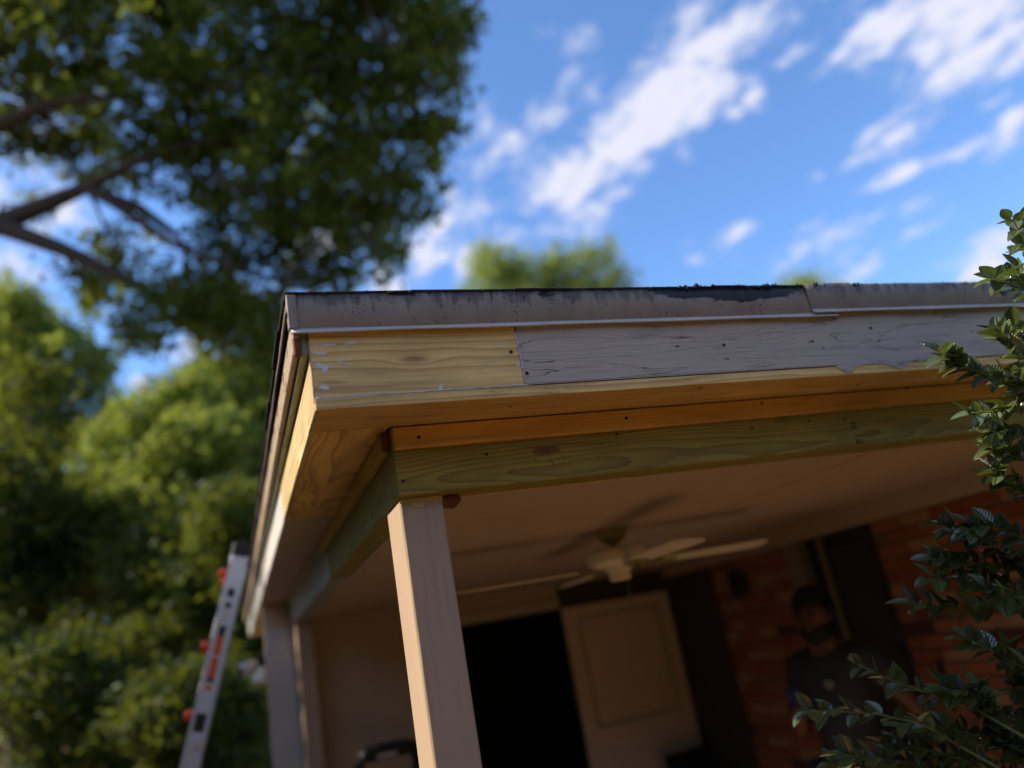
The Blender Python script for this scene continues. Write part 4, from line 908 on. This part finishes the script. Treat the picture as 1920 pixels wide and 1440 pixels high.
def holly():
    rs = random.Random(99); me, LV, LF, LUV = holly_leaf()
    bpos = Vector((1.95, 1.05, 0)); t = thing('holly_bush', 'glossy dark holly bush growing up at the right edge', 'holly bush', bpos)
    DH = 2.0
    sprigs = [  # photo polylines from stem to tip, depth, number of leaves, leaf length
        ([(1990, 470), (1930, 425), (1893, 412)], 2.0, 7, .055), ([(1990, 590), (1920, 545), (1880, 528), (1862, 520)], 2.0, 10, .055), ([(1990, 500), (1935, 470), (1905, 458)], 2.05, 5, .055), ([(1990, 650), (1930, 560), (1905, 500)], 1.95, 8, .055),
        ([(1990, 760), (1930, 690), (1890, 645), (1868, 622)], 1.95, 14, .055), ([(1990, 720), (1930, 650), (1900, 612)], 2.0, 9, .055), ([(1990, 760), (1900, 722), (1840, 704), (1795, 682), (1765, 664)], 1.95, 17, .056), ([(2000, 760), (1920, 730), (1880, 700)], 2.0, 9, .055),
        ([(2000, 730), (1920, 745), (1865, 772), (1815, 775)], 2.0, 10, .055), ([(2000, 830), (1920, 820), (1880, 815), (1850, 806)], 2.0, 12, .055), ([(2000, 880), (1930, 865), (1880, 850), (1855, 838)], 1.95, 12, .055), ([(2000, 960), (1930, 930), (1880, 900), (1858, 880)], 1.95, 14, .055),
        ([(2000, 1080), (1900, 1045), (1830, 1010), (1765, 985)], 2.0, 18, .056), ([(2000, 1080), (1900, 1060), (1820, 1055), (1750, 1048)], 2.0, 20, .056), ([(2000, 1060), (1920, 1010), (1860, 985), (1820, 990)], 1.95, 16, .056), ([(2000, 1160), (1900, 1130), (1800, 1140), (1712, 1132)], 2.0, 18, .058), ([(2000, 1140), (1900, 1095), (1830, 1085), (1740, 1085)], 2.02, 16, .056), ([(2000, 1140), (1930, 1120), (1880, 1120), (1850, 1105)], 1.9, 10, .06),
        ([(2000, 1290), (1930, 1260), (1870, 1225), (1815, 1198)], 1.9, 12, .058), ([(2000, 1320), (1930, 1290), (1890, 1240), (1880, 1215)], 1.95, 12, .056), ([(1830, 1330), (1750, 1305), (1670, 1275), (1605, 1245)], 1.8, 9, .052), ([(1800, 1400), (1730, 1358), (1640, 1338), (1560, 1333), (1497, 1335)], 1.75, 11, .052), ([(1990, 1380), (1900, 1350), (1820, 1310), (1770, 1290)], 1.9, 16, .056),
        ([(2000, 1420), (1900, 1400), (1800, 1370), (1700, 1365)], 1.9, 20, .054), ([(1950, 1480), (1850, 1440), (1760, 1410), (1660, 1395)], 1.85, 20, .054), ([(1900, 1500), (1800, 1460), (1700, 1430), (1580, 1415)], 1.8, 18, .054), ([(1960, 1450), (1890, 1400), (1850, 1340), (1830, 1290)], 1.9, 16, .055), ([(2000, 1340), (1940, 1300), (1900, 1290)], 2.0, 10, .055), ([(1850, 1500), (1740, 1470), (1640, 1440), (1560, 1432)], 1.85, 14, .055), ([(2000, 1460), (1930, 1420), (1880, 1390)], 1.9, 12, .055)]
    specs = []; leaves = []
    for L, d, n, ll in sprigs:
        pts = [AT(x, y, d+rs.uniform(-.03, .03)+.10*(1-k/(len(L)-1))) for k, (x, y) in enumerate(L)]
        m = len(pts); specs.append((pts, [.0032*(1-.6*k/(m-1)) for k in range(m)]))
        n = int(n*2.4)
        for k in range(n):
            q = (k+.7)/n if n > 10 else (k+1)/n; q = 1-(1-min(1, q))*.92; ll_ = ll*1.12; s_ = q*(m-1); i = min(m-2, int(s_)); p = pts[i].lerp(pts[i+1], s_-i); tan = (pts[i+1]-pts[i]).normalized()
            side = tan.cross(Vector((0, 0, 1))).normalized(); az = k*2.4+rs.uniform(-.4, .4); out = (side*math.cos(az)+tan.cross(side)*math.sin(az))
            dr = (tan*(.75 if k < n-1 else 1.6)+out*.85).normalized(); up = (Vector((rs.uniform(-.5, .5), rs.uniform(-.7, .2), 1.0))-dr*dr.z).normalized()
            leaves.append((p, dr, up, ll_*rs.uniform(.7, 1.12)))
    nvis = len(leaves)
    body = []
    for k in range(520):                                    # the bush body right of and below the frame
        px = rs.uniform(1780, 2350); py = rs.uniform(1000, 2300)
        if px < 1930 and py < 1500: continue
        p = AT(px, py, rs.uniform(1.75, 2.4)); 
        if p.z < .15 or p.y > 1.6: continue
        dr = Vector((rs.uniform(-1, 1), rs.uniform(-1, .6), rs.uniform(-.2, 1))).normalized(); up = Vector((0, 0, 1)); up = (up-dr*dr.dot(up)).normalized(); body.append((p, dr, up, .075*rs.uniform(.8, 1.2)))
    for k in range(2600):                                   # unseen holly added across the porch's right end to block front light
        y = rs.uniform(.35, 1.5); x = 1.72*y+.25+rs.uniform(0, 1.9); z = 2.5*rs.random()
        if x > 4.4 or x < 1.9: continue
        dr = Vector((rs.uniform(-1, 1), rs.uniform(-1, .6), rs.uniform(-.2, 1))).normalized(); up = Vector((0, 0, 1)); up = (up-dr*dr.dot(up)).normalized(); body.append((Vector((x, y, z+.05)), dr, up, .09*rs.uniform(.8, 1.3)))
    def mat4(p, dr, up, s):
        y = up.cross(dr).normalized(); z = dr.cross(y); return Matrix(((dr.x*s, y.x*s, z.x*s, p.x), (dr.y*s, y.y*s, z.y*s, p.y), (dr.z*s, y.z*s, z.z*s, p.z), (0, 0, 0, 1)))
    for w in leaves[:300]:
        o = link('leaf', me, None, t); o.matrix_local = Matrix.Translation(-bpos) @ mat4(*w)
    rest = leaves[300:]+body; V, F, U = [], [], []
    for k, w in enumerate(rest):
        m4 = np.array(mat4(*w)); V.append(LV@m4[:3, :3].T+m4[:3, 3]); F.append(LF+k*len(LV)); U.append(LUV)
    mm = mesh_np('foliage', np.concatenate(V), np.concatenate(F), True); ul = mm.uv_layers.new(name='UVMap'); li = np.zeros(len(mm.loops), np.int32); mm.loops.foreach_get('vertex_index', li); ul.data.foreach_set('uv', np.concatenate(U).astype(np.float32)[li].ravel())
    o = link('foliage', mm, M['holly'], t); world(o, (0, 0, 0), t); o['kind'] = 'stuff'
    for k in range(9):                                      # stems from the ground to the sprigs
        e = Vector(AT(rs.uniform(1960, 2080), rs.uniform(500, 1400), 2.05)); s0 = bpos+Vector((rs.uniform(-.12, .12), rs.uniform(-.12, .12), 0)); specs.append(([s0, s0.lerp(e, .5)+Vector((.05, -.03, 0)), e], [.014, .009, .004]))
    for L, d, n, ll in sprigs:
        e = AT(*L[0], d+.1); s0 = bpos+Vector((0, 0, max(.3, e.z-.5))); specs.append(([s0, s0.lerp(e, .6)+Vector((.03, 0, -.02)), e], [.006, .005, .0032]))
    specs.append(([bpos, bpos+Vector((.02, .01, 1.0)), bpos+Vector((.0, .02, 2.4))], [.022, .016, .006]))
    o = link('stem', tubes_me('stem', specs, 6), M['twig'], t); world(o, (0, 0, 0), t); return nvis
print('holly leaves', holly())
